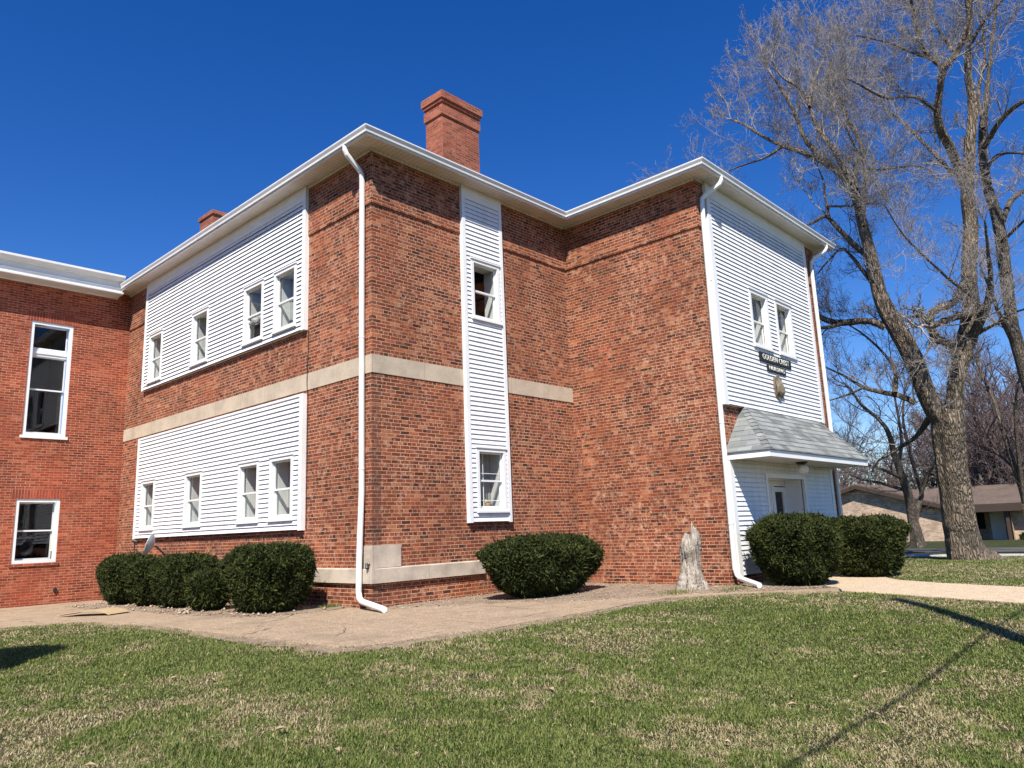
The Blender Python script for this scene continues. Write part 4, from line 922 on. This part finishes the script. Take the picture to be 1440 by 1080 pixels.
# ------------------------------------------------------------------ trees
class Tree:
    def __init__(s, seed): s.limb = MB(); s.tw = []; s.r = random.Random(seed)
    def tubes(s, pts, rad, n): s.tw.append((pts, rad, n))
    def grow(s, p, d, L, r, lvl, maxl, kids, up=0.25, wob=0.22):
        R_ = s.r; n = 3 if lvl >= maxl else (4 if lvl >= maxl-1 else 6)
        pts = [p]; rad = [r]; q = p; dd = d.copy(); st = L/n
        for i in range(n):
            dd = dd+Vector((R_.gauss(0, wob), R_.gauss(0, wob), R_.gauss(0, wob)+up*0.3)); dd.normalize()
            q = q+dd*st; pts.append(q); rad.append(max(r*(1-0.75*(i+1)/n), 0.0034))
        s.tubes(pts, rad, 3 if r < 0.02 else 5)
        if lvl >= maxl: return
        K = kids[min(lvl, len(kids)-1)]
        for k in range(K):
            f = (k+0.6+R_.random()*0.5)/(K+0.3)
            if f > 0.99: f = 0.99
            i = min(int(f*n), n-1); fr_ = f*n-i; b = pts[i].lerp(pts[i+1], fr_)
            ax = (pts[i+1]-pts[i]).normalized()
            side = ax.cross(Vector((R_.gauss(0, 1), R_.gauss(0, 1), R_.gauss(0, 1)))).normalized()
            an = R_.uniform(0.5, 1.15)
            nd = ax*math.cos(an)+side*math.sin(an)+Vector((0, 0, up)); nd.normalize()
            s.grow(b, nd, L*R_.uniform(0.38, 0.62)*(1.1-0.45*f), max(r*0.5, 0.004), lvl+1, maxl, kids, up, wob)
    def mesh(s, name, mat, parent):
        vs, fs = [], []; base = 0
        cs = {n: [(math.cos(2*math.pi*k/n), math.sin(2*math.pi*k/n)) for k in range(n)] for n in (3, 4, 5, 6)}
        for pts, rad, n in s.tw:
            d0 = pts[-1]-pts[0]; a = d0.cross(Vector((0.31, 0.77, 0.55))); a.normalize(); b = d0.cross(a); b.normalize()
            for p, r_ in zip(pts, rad):
                for c_, s_ in cs[n]:
                    vs.append((p.x+(a.x*c_+b.x*s_)*r_, p.y+(a.y*c_+b.y*s_)*r_, p.z+(a.z*c_+b.z*s_)*r_))
            for i in range(len(pts)-1):
                for k in range(n):
                    k2 = (k+1) % n; fs.append((base+i*n+k, base+i*n+k2, base+(i+1)*n+k2, base+(i+1)*n+k))
            base += len(pts)*n
        return npmesh(name, np.array(vs), np.array(fs), mat, parent=parent, smooth=True)

def smooth_path(P, sub=4):
    out = []; n = len(P)
    for i in range(n-1):
        p0, p1, p2, p3 = P[max(i-1, 0)], P[i], P[i+1], P[min(i+2, n-1)]
        for k in range(sub):
            t_ = k/sub
            out.append(0.5*((2*p1)+(p2-p0)*t_+(2*p0-5*p1+4*p2-p3)*t_*t_+(3*p1-p0-3*p2+p3)*t_**3))
    out.append(P[-1]); return out
def traced_tree(name, label, F, limbs, seed, bark_m, twig_m, maxl=3, kids=(6, 6, 5), spacing=0.42, tl=(1.7, 2.9), kscale=1.0, group=None, lumps=0.018, skip=0.0, up=0.2):
    tr = Tree(seed); R_ = tr.r
    b0 = limbs[0][0]; base = at(b0[0], b0[1], F)
    g = thing(name, label, 'tree', base, group)
    lm = MB()
    for li, (first, *rest) in enumerate([(l,) for l in limbs]):
        l = first; off = l[-1] if not isinstance(l[-1], tuple) else (0, 0)
        pl = [q for q in l if isinstance(q, tuple) and len(q) == 3]
        o0, o1 = off if isinstance(off, (list,)) else (0.0, 0.0)
        P = []; Rd = []
        for k, (px, py, wpx) in enumerate(pl):
            Fk = F+o0+(o1-o0)*k/max(1, len(pl)-1)
            P.append(at(px, py, Fk)); Rd.append(wpx*Fk/FPX/2*0.86)
        sub = 4; PP = smooth_path(P, sub); RR = [Rd[min(i//sub, len(Rd)-1)]*(1-(i % sub)/sub)+Rd[min(i//sub+1, len(Rd)-1)]*(i % sub)/sub for i in range(len(PP))]
        RR = [max(r_*(1+R_.gauss(0, lumps*(1 if r_ < 0.15 else 0.3))), 0.004) for r_ in RR]
        PP = [p_+Vector((R_.gauss(0, 1), R_.gauss(0, 1), R_.gauss(0, 1)))*(r_*0.06 if r_ < 0.12 else 0.004) for p_, r_ in zip(PP, RR)]
        ns = 18 if RR[0] > 0.35 else (12 if RR[0] > 0.12 else 7)
        tube_limb(lm, PP, RR, ns, R_, trunk=(li == 0))
        # shoots along the limb
        run = 0; nxt = spacing*R_.random()
        tot = sum((PP[i+1]-PP[i]).length for i in range(len(PP)-1)); acc = 0
        for i in range(len(PP)-1):
            seg = (PP[i+1]-PP[i]); sl = seg.length; acc += sl
            if li == 0 or RR[i] > 0.30: continue
            run += sl
            while run > nxt:
                run -= nxt; nxt = spacing*R_.uniform(0.5, 1.5)*(3.2 if RR[i] > 0.10 else (1.7 if RR[i] > 0.055 else 1.0))
                if R_.random() < skip: continue
                ax = seg.normalized(); side = ax.cross(Vector((R_.gauss(0, 1), R_.gauss(0, 1), R_.gauss(0, 1)))).normalized()
                an = R_.uniform(0.5, 1.1); nd = (ax*math.cos(an)+side*math.sin(an)+Vector((0, 0, 0.3))).normalized()
                q = PP[i]+seg*R_.random()
                Lk = R_.uniform(*tl)*(0.75+0.5*min(1, acc/tot))*(0.55 if RR[i] > 0.12 else 1)
                tr.grow(q, nd, Lk, min(max(RR[i]*0.40, 0.009), 0.026), 1, maxl, kids, up)
        # the tip carries on
        if li and RR[-1] < 0.09:
            ax = (PP[-1]-PP[-3]).normalized()
            for k in range(2):
                nd = (ax+Vector((R_.gauss(0, .3), R_.gauss(0, .3), R_.gauss(0, .3)))).normalized()
                tr.grow(PP[-1], nd, R_.uniform(*tl)*0.62, max(RR[-1]*0.8, 0.010), 1, maxl, kids, up)
    lm.build('trunk', bark_m, g, smooth=True, weld=False)
    tr.mesh('crown', twig_m, g); print(name, len(tr.tw))
    return g
def tube_limb(mb, pts, rad, n, R_, trunk=False):
    ref = Vector((0.3, 0.9, 0.1)); prev = None; ph = [R_.uniform(0, 6.28) for _ in range(4)]
    for i, p in enumerate(pts):
        d = (pts[min(i+1, len(pts)-1)]-pts[max(i-1, 0)]).normalized()
        a = (ref-d*ref.dot(d)).normalized(); ref = a; b = d.cross(a); ring = []
        for k in range(n):
            th = 2*math.pi*k/n; rr = rad[i]
            if rad[i] > 0.12: rr *= 1+(0.10*math.sin(6*th+ph[3])*max(0, 1-i/12) if trunk else 0)+0.07*math.sin(3*th+ph[0]+i*0.09)+0.05*math.sin(5*th+ph[1]-i*0.12)+0.03*math.sin(9*th+ph[2]+i*0.2)
            ring.append(p+(a*math.cos(th)+b*math.sin(th))*rr)
        if prev:
            for k in range(n):
                k2 = (k+1) % n; mb.face([prev[k], prev[k2], ring[k2], ring[k]])
        prev = ring
    mb.face(prev)

big = [
 [(1371, 802, 100), (1368, 794, 82), (1363, 784, 66), (1358, 772, 56), (1354, 752, 50), (1350, 730, 48), (1345, 690, 46), (1339, 650, 46), (1336, 615, 50), (1335, 592, 50), (1336, 575, 40)],
 [(1338, 615, 34), (1326, 596, 32), (1312, 575, 30), (1298, 545, 29), (1283, 505, 29), (1265, 470, 28), (1248, 440, 26), (1237, 415, 22), (1230, 385, 20), (1222, 350, 18), (1214, 318, 16), (1208, 290, 15), (1203, 268, 15), [0, 0.9]],
 [(1203, 270, 14), (1185, 248, 12), (1160, 225, 10), (1135, 200, 8), (1120, 165, 6), (1110, 145, 5), (1098, 125, 4), (1085, 105, 3), [0.96, 2.25]],
 [(1165, 232, 9), (1130, 215, 8), (1100, 205, 6), (1070, 190, 5), (1048, 176, 4), (1028, 168, 3), [1.12, 2.625]],
 [(1100, 206, 5), (1075, 222, 4), (1045, 232, 3), (1025, 240, 2), [1.44, 2.25]],
 [(1197, 258, 11), (1175, 215, 8), (1160, 195, 8), (1145, 170, 7), (1135, 140, 6), (1122, 122, 5), (1100, 108, 4), (1085, 85, 3), [-1.2, 0.8]],
 [(1138, 150, 5), (1142, 120, 4), (1155, 90, 3), (1165, 62, 2), [-0.5, 1.5]],
 [(1203, 266, 10), (1203, 235, 8), (1211, 210, 8), (1205, 190, 7), (1193, 172, 7), (1185, 150, 6), (1177, 130, 4), (1168, 100, 3), (1160, 70, 2), [-1.2, 2.2]],
 [(1215, 318, 6), (1215, 280, 6), (1217, 240, 6), (1206, 215, 4), (1192, 185, 3), (1175, 155, 2), [-1.0, 1.0]],
 [(1217, 238, 4), (1245, 238, 4), (1285, 233, 3), (1305, 238, 2), [-0.5, 0.5]],
 [(1220, 362, 9), (1202, 345, 9), (1182, 325, 8), (1162, 305, 6), (1145, 312, 5), (1125, 322, 3), [0.8, 1.65]],
 [(1166, 306, 5), (1160, 275, 4), (1158, 255, 3), (1150, 235, 2), [1.04, 1.5]],
 [(1163, 290, 4), (1185, 290, 4), (1200, 289, 3), [1.04, 0.75]],
 [(1232, 405, 8), (1213, 380, 7), (1195, 358, 5), (1182, 350, 4), (1160, 372, 3), (1150, 385, 2), [0.64, 1.875]],
 [(1245, 460, 13), (1225, 452, 11), (1205, 452, 11), (1182, 454, 11), (1162, 450, 9), (1145, 440, 7), (1120, 430, 4), (1095, 420, 3), [0.48, 1.8]],
 [(1185, 455, 7), (1165, 460, 6), (1145, 461, 5), (1115, 458, 3), [0.8, 1.5]],
 [(1288, 566, 10), (1264, 556, 9), (1242, 552, 8), (1215, 545, 6), (1190, 530, 4), (1165, 518, 3), (1140, 505, 2), [0.16, 1.65]],
 [(1215, 545, 4), (1190, 556, 3), (1160, 565, 2), [0.8, 1.5]],
 [(1258, 552, 9), (1260, 532, 7), (1256, 515, 5), (1245, 500, 4), (1228, 482, 4), (1208, 466, 3), (1190, 455, 2), [0.32, 1.2]],
 [(1320, 572, 20), (1306, 590, 11), (1288, 614, 7), (1268, 628, 6), (1248, 640, 5), (1235, 648, 3), [0.48, 1.5]],
 [(1340, 612, 36), (1344, 585, 30), (1343, 560, 26), (1348, 520, 27), (1355, 490, 30), (1362, 460, 30), (1364, 430, 26), (1362, 400, 23), (1362, 360, 22), (1365, 320, 22), (1361, 280, 20), (1362, 250, 19), (1365, 200, 16), (1368, 150, 14), (1361, 100, 10), (1362, 60, 8), (1365, 20, 7), (1360, -40, 5), (1362, -90, 3), [0.3, 1.4]],
 [(1358, 262, 17), (1346, 232, 14), (1335, 205, 14), (1323, 182, 13), (1318, 155, 11), (1322, 125, 10), (1326, 98, 12), (1343, 78, 10), (1354, 55, 9), (1362, 25, 7), (1356, -20, 5), (1350, -80, 3), [1.0, -1.0]],
 [(1326, 95, 9), (1306, 78, 8), (1291, 55, 6), (1286, 25, 6), (1278, -15, 4), (1270, -60, 3), [0.2, -1.8]],
 [(1318, 157, 6), (1291, 138, 5), (1268, 136, 4), (1245, 138, 4), (1210, 120, 3), (1190, 110, 2), [0.3, -2.4]],
 [(1312, 84, 5), (1278, 72, 4), (1250, 60, 3), (1205, 50, 2), [0, -2.5]],
 [(1345, 78, 6), (1325, 50, 5), (1312, 20, 4), (1300, -20, 3), [0, 2.0]],
 [(1366, 60, 7), (1380, 35, 5), (1400, 10, 4), (1430, -20, 3), [1, 0]],
 [(1342, 246, 7), (1312, 215, 6), (1288, 190, 5), (1262, 165, 3), (1235, 145, 2), [1, 3.0]],
 [(1362, 442, 14), (1346, 445, 12), (1327, 452, 11), (1311, 458, 10), [0.4, -0.5]],
 [(1355, 395, 10), (1342, 424, 12), (1320, 434, 12), (1309, 442, 12), (1309, 460, 14), (1318, 476, 14), (1334, 484, 14), (1348, 500, 16), [0.4, 0.0]],
 [(1312, 476, 6), (1307, 488, 4), (1301, 500, 2), [-0.5, -0.7]],
 [(1362, 482, 20), (1380, 448, 14), (1391, 418, 12), (1393, 385, 8), (1389, 350, 5), (1385, 310, 3), [0.5, -1.5]],
 [(1384, 432, 7), (1350, 405, 5), (1312, 372, 4), (1272, 332, 3), (1245, 290, 2), [0, -2.5]],
 [(1372, 470, 8), (1400, 455, 6), (1425, 440, 4), (1450, 432, 3), [0.4, -1.5]],
]
traced_tree('shade_tree', 'huge old bare tree with a thick leaning furrowed trunk right of the entrance', 22.6, big, 3, M['bark'], M['twig'], maxl=4, kids=(5, 8, 7, 4), spacing=0.42, tl=(1.3, 2.5))
second = [
 [(1520, 778, 40), (1510, 730, 30), (1492, 660, 25), (1466, 590, 22), (1446, 540, 20), (1424, 460, 19)],
 [(1424, 465, 19), (1415, 400, 18), (1408, 340, 18), (1400, 300, 16), (1388, 260, 14), (1383, 220, 13), (1382, 180, 11), (1386, 150, 9), (1391, 100, 6), (1396, 50, 5), (1402, 0, 4), (1405, -40, 3), [0, 0.5]],
 [(1410, 312, 10), (1420, 285, 9), (1440, 268, 7), (1465, 248, 5), [0, 1]],
 [(1383, 208, 10), (1394, 190, 9), (1405, 172, 9), (1425, 152, 8), (1448, 138, 7), (1480, 120, 5), [0, -2]],
 [(1386, 242, 6), (1400, 220, 5), (1420, 215, 4), (1452, 217, 3), [0, -1.5]],
 [(1383, 180, 7), (1376, 130, 6), (1385, 80, 5), (1380, 30, 4), (1376, -30, 3), [0, 2]],
 [(1408, 340, 6), (1425, 325, 5), (1450, 300, 4), [0, -2]],
 [(1424, 480, 10), (1405, 440, 7), (1392, 405, 5), (1380, 380, 3), [0, -2]],
]
traced_tree('shade_tree', 'tall bare tree just right of the huge old trunk, cut by the photo edge', 25.5, second, 5, M['bark2'], M['twig'], maxl=3, kids=(6, 7, 5), spacing=0.45, tl=(1.6, 2.8))
small = [
 [(1291, 768, 26), (1288, 750, 19), (1284, 735, 17), (1278, 700, 14), (1268, 670, 12), (1258, 640, 10)],
 [(1258, 642, 10), (1250, 610, 8), (1236, 590, 6), (1212, 570, 5), (1195, 545, 3), [0, -1]],
 [(1285, 738, 11), (1293, 705, 8), (1296, 692, 7), (1286, 660, 6), (1278, 630, 5), (1270, 590, 4), (1272, 550, 3), [0, 1]],
 [(1295, 695, 6), (1305, 668, 5), (1312, 655, 4), (1322, 630, 3), [0, -1]],
 [(1268, 672, 7), (1240, 660, 5), (1212, 652, 4), (1190, 640, 2), [0, -2]],
 [(1262, 655, 7), (1268, 620, 5), (1262, 580, 4), (1255, 540, 3), [0, 2]],
 [(1275, 690, 6), (1240, 680, 5), (1205, 672, 3), (1180, 655, 2), [0, 1.5]],
]
traced_tree('small_tree', 'smaller dark bare tree with a forked trunk in front of the tan house', 31.0, small, 8, M['bark2'], M['twig_far'], maxl=3, kids=(6, 6, 4), spacing=0.5, tl=(1.8, 3.0))
birch = [
 [(1452, 770, 12), (1440, 700, 10), (1425, 652, 9), (1412, 612, 7)],
 [(1412, 612, 7), (1398, 565, 6), (1382, 530, 4), (1372, 500, 3), [0, 1]],
 [(1440, 705, 9), (1432, 640, 7), (1428, 590, 5), (1430, 540, 4), [0, -1]],
 [(1428, 660, 6), (1405, 640, 4), (1385, 632, 3), (1365, 620, 2), [0, 2]],
]
traced_tree('slender_tree', 'slender pale multi stemmed bare tree leaning in at the right edge', 30.0, birch, 12, M['bark2'], M['twig_far'], maxl=3, kids=(6, 6, 4), spacing=0.4, tl=(1.5, 2.6))

# background trees: three grown kinds, copied
def far_tree(seed, h):
    tr = Tree(seed); R_ = tr.r; g = thing('background_tree', 'bare grey brown tree in the far row behind the tan house', 'tree', (0, 0, 0), 'bare trees behind the tan house')
    lm = MB(); p = Vector((0, 0, -0.3)); pts = [p]; rd = [0.28]
    for i in range(6):
        p = p+Vector((R_.gauss(0, .18), R_.gauss(0, .18), h*0.09)); pts.append(p); rd.append(0.28*(1-0.09*i))
    tube_limb(lm, pts, rd, 8, R_)
    lm.build('trunk', M['bark2'], g, smooth=True)
    for k in range(11):
        a_ = k*2.4+R_.random(); b = pts[2+k % 5]; tilt = R_.uniform(0.35, 0.95)
        d = Vector((math.cos(a_)*math.sin(tilt), math.sin(a_)*math.sin(tilt), math.cos(tilt)))
        tr.grow(b, d, h*R_.uniform(0.42, 0.62), 0.13, 0, 3, (6, 6, 5), 0.18, 0.16)
    for i, (a, b_, n_) in enumerate(tr.tw): tr.tw[i] = (a, [max(v, 0.014) for v in b_], n_)
    tr.mesh('crown', M['twig_far'], g)
    return g
protos = [far_tree(21, 13), far_tree(22, 16), far_tree(23, 11)]
FS = [(1165, 74), (1188, 92), (1215, 100), (1240, 84), (1268, 96), (1300, 88), (1330, 104), (1352, 86), (1375, 76), (1392, 90), (1410, 74), (1428, 84), (1442, 72), (1458, 80), (1385, 66), (1420, 64), (1120, 90), (1480, 74)]
def copy_tree(o, loc, rz, sc):
    r = o.copy(); C.objects.link(r); r.location = loc; r.rotation_euler = (0, 0, rz); r.scale = (sc,)*3
    for ch in list(o.children):
        c2 = ch.copy(); C.objects.link(c2); c2.parent = r
    return r
used = set()
for i, (px, Fd) in enumerate(FS):
    q = at(px, 760, Fd); loc = (q.x, q.y, hz(min(q.x, 110), q.y)-0.1); sc = random.uniform(0.75, 1.1)*(1.25 if px > 1370 else 0.9); rz = random.uniform(0, 6.28)
    k = i % 3
    if k not in used: used.add(k); o = protos[k]; o.location = loc; o.rotation_euler = (0, 0, rz); o.scale = (sc,)*3
    else: copy_tree(protos[k], loc, rz, sc)

# ------------------------------------------------------------------ tan house across the street
house = thing('ranch_house', 'low tan brick house with brown shingle roof and dark entry across the street', 'house', (62, 8, -0.94))
HX = 62.0; gz = hz(HX, 6)-0.05
mb = MB(); ent_y = (1.6, 5.4)
def hw(x, ya, yb, za, zb): 
    q = [(ya, za), (yb, za), (yb, zb), (ya, zb)]; mb.face([(x, y, z) for y, z in q], uv=q)
hw(HX+0.6, -30, ent_y[0], gz-.3, 1.9); hw(HX+3.0, ent_y[0], ent_y[1], gz-.3, 2.0)
for yy in ent_y: mb.face([(HX, yy, gz-.3), (HX+3, yy, gz-.3), (HX+3, yy, 2.0), (HX, yy, 2.0)])
mb.face([(HX, 5.4, gz-.3), (HX, 19.8, gz-.3), (HX, 19.8, 1.8), (HX, 12.8, 4.0), (HX, 5.4, 1.75)], uv=[(5.4, gz-.3), (19.8, gz-.3), (19.8, 1.8), (12.8, 4.0), (5.4, 1.75)])
mb.face([(HX, 19.8, gz-.3), (HX+16, 19.8, gz-.3), (HX+16, 19.8, 1.8), (HX, 19.8, 1.8)]); mb.face([(HX+12, -30, gz-.3), (HX+12, 19.8, gz-.3), (HX+12, 19.8, 1.8), (HX+12, -30, 1.8)])
mb.build('wall', M['brick_tan'], house)
mb = MB()
def slab(pts, th=0.16):
    pts = [Vector(p) for p in pts]; mb.face(pts); mb.face([p-Vector((0, 0, th)) for p in pts])
    for i in range(len(pts)): a_, b_2 = pts[i], pts[(i+1) % len(pts)]; mb.face([a_, b_2, b_2-Vector((0, 0, th)), a_-Vector((0, 0, th))])
slab([(HX-0.4, -31, 1.90), (HX-0.4, 8, 1.90), (HX+6, 12, 3.55), (HX+6, -31, 3.55)]); slab([(HX+12.6, -31, 1.9), (HX+12.6, 20, 1.9), (HX+6, 20, 3.55), (HX+6, -31, 3.55)])
slab([(HX-0.7, 5.0, 1.75), (HX-0.7, 12.8, 4.15), (HX+12, 12.8, 4.15), (HX+12, 5.0, 1.75)]); slab([(HX-0.7, 20.6, 1.75), (HX-0.7, 12.8, 4.15), (HX+12, 12.8, 4.15), (HX+12, 20.6, 1.75)])
mb.build('roof', M['roof_brown'], house)
mb = MB(); mb.box((HX-0.45, -31, 1.28), (HX-0.36, 5.0, 1.89)); mb.face([(HX-0.36, -31, 1.28), (HX-0.36, 5.0, 1.28), (HX+0.7, 5.0, 1.28), (HX+0.7, -31, 1.28)])
for a_, b_2 in (((5.0, 1.75), (12.8, 4.15)), ((20.6, 1.75), (12.8, 4.15))):
    mb.face([(HX-0.72, a_[0], a_[1]-0.45), (HX-0.72, b_2[0], b_2[1]-0.45), (HX-0.72, b_2[0], b_2[1]-0.12), (HX-0.72, a_[0], a_[1]-0.12)])
    mb.face([(HX-0.72, a_[0], a_[1]-0.45), (HX-0.72, b_2[0], b_2[1]-0.45), (HX, b_2[0], b_2[1]-0.45), (HX, a_[0], a_[1]-0.45)])
mb.build('fascia', M['brown_trim'], house)
mb = MB(); mb.box((HX+2.9, 2.6, gz), (HX+2.98, 3.6, 1.3)); mb.build('door', M['sash'], house)
mb = MB(); mb.box((HX+2.9, 4.0, gz+0.9), (HX+2.98, 5.1, 1.2)); mb.build('window', M['dark_room'], house)
mb = MB(); mb.box((HX-0.1, 1.7, gz), (HX+0.1, 1.95, 1.3)); mb.box((HX-0.1, 4.95, gz), (HX+0.1, 5.2, 1.3)); mb.build('porch_post', M['brown_trim'], house)
for i, (yy, s_) in enumerate(((0.6, 0.55), (-1.2, 0.75), (-4.0, 0.6))):
    n = 1500; th = rng.uniform(0, 6.28, n); ph = np.arcsin(rng.uniform(-.2, 1, n)); r_ = s_*(0.7+0.3*rng.random(n))
    P = np.stack([HX-0.5+r_*np.cos(th)*np.cos(ph), yy+r_*np.sin(th)*np.cos(ph), gz+r_*np.sin(ph)*1.1], -1); D = rng.normal(0, 0.09, (n, 3)); E2 = rng.normal(0, 0.05, (n, 3))
    tag(npmesh('foundation_shrub', np.stack([P-D, P+E2, P+D, P-E2], 1).reshape(-1, 3), np.arange(n*4).reshape(-1, 4), M['yew']), ['little dark shrub by the entry of the tan house', 'rounder dark shrub in front of the tan house wall', 'dark shrub at the far end of the tan house wall'][i], 'shrub', 'shrubs in front of the tan house')

# ------------------------------------------------------------------ utility pole and cable beside the lawn; street wires
pb = Vector((-1.7, -11.45, hz(-1.7, -11.45)))
pole = thing('utility_pole', 'wooden utility pole beside the lawn', 'pole', pb)
mb = MB(); mb.tube([pb-Vector((0, 0, .3)), pb+Vector((0, 0, 5)), pb+Vector((0, 0, 9.3))], [0.15, 0.125, 0.10], 12); mb.build('shaft', M['pole_wood'], pole)
mb = MB(); zt_ = 5.45; p0 = pb+Vector((0.0, 0.16, zt_)); p1 = pb+Vector((-40, 1.0, zt_)); p2 = pb+Vector((40, 0.6, zt_))
for A_, B_ in ((p0, p1), (p0, p2)):
    mb.tube([A_.lerp(B_, k/14)-Vector((0, 0, 0.6*4*(k/14)*(1-k/14))) for k in range(15)], 0.020, 6)
tag(mb.build('overhead_cable', M['dark']), 'thick black bundled cable strung from the wooden utility pole', 'cable')
for i, (za, zb_) in enumerate(((664, 640), (650, 634), (632, 628), (672, 655))):
    a_, b_2 = at(1100, za, 46+i), at(1520, zb_, 46+i); mb = MB()
    mb.tube([a_.lerp(b_2, k/12)-Vector((0, 0, 0.35*4*(k/12)*(1-k/12))) for k in range(13)], 0.016, 5)
    tag(mb.build('street_wire', M['dark']), 'thin dark wire strung along the street behind the old tree', 'wire', 'street wires behind the old tree')
# an evergreen beyond the left edge shades the corner of the lawn
yew(-6.95, -0.6, 0.85, 0.85, 3.05, 0.3, 'tall evergreen shrub standing on the lawn left of the walk', 20000, ex=2.4, name='evergreen_shrub')
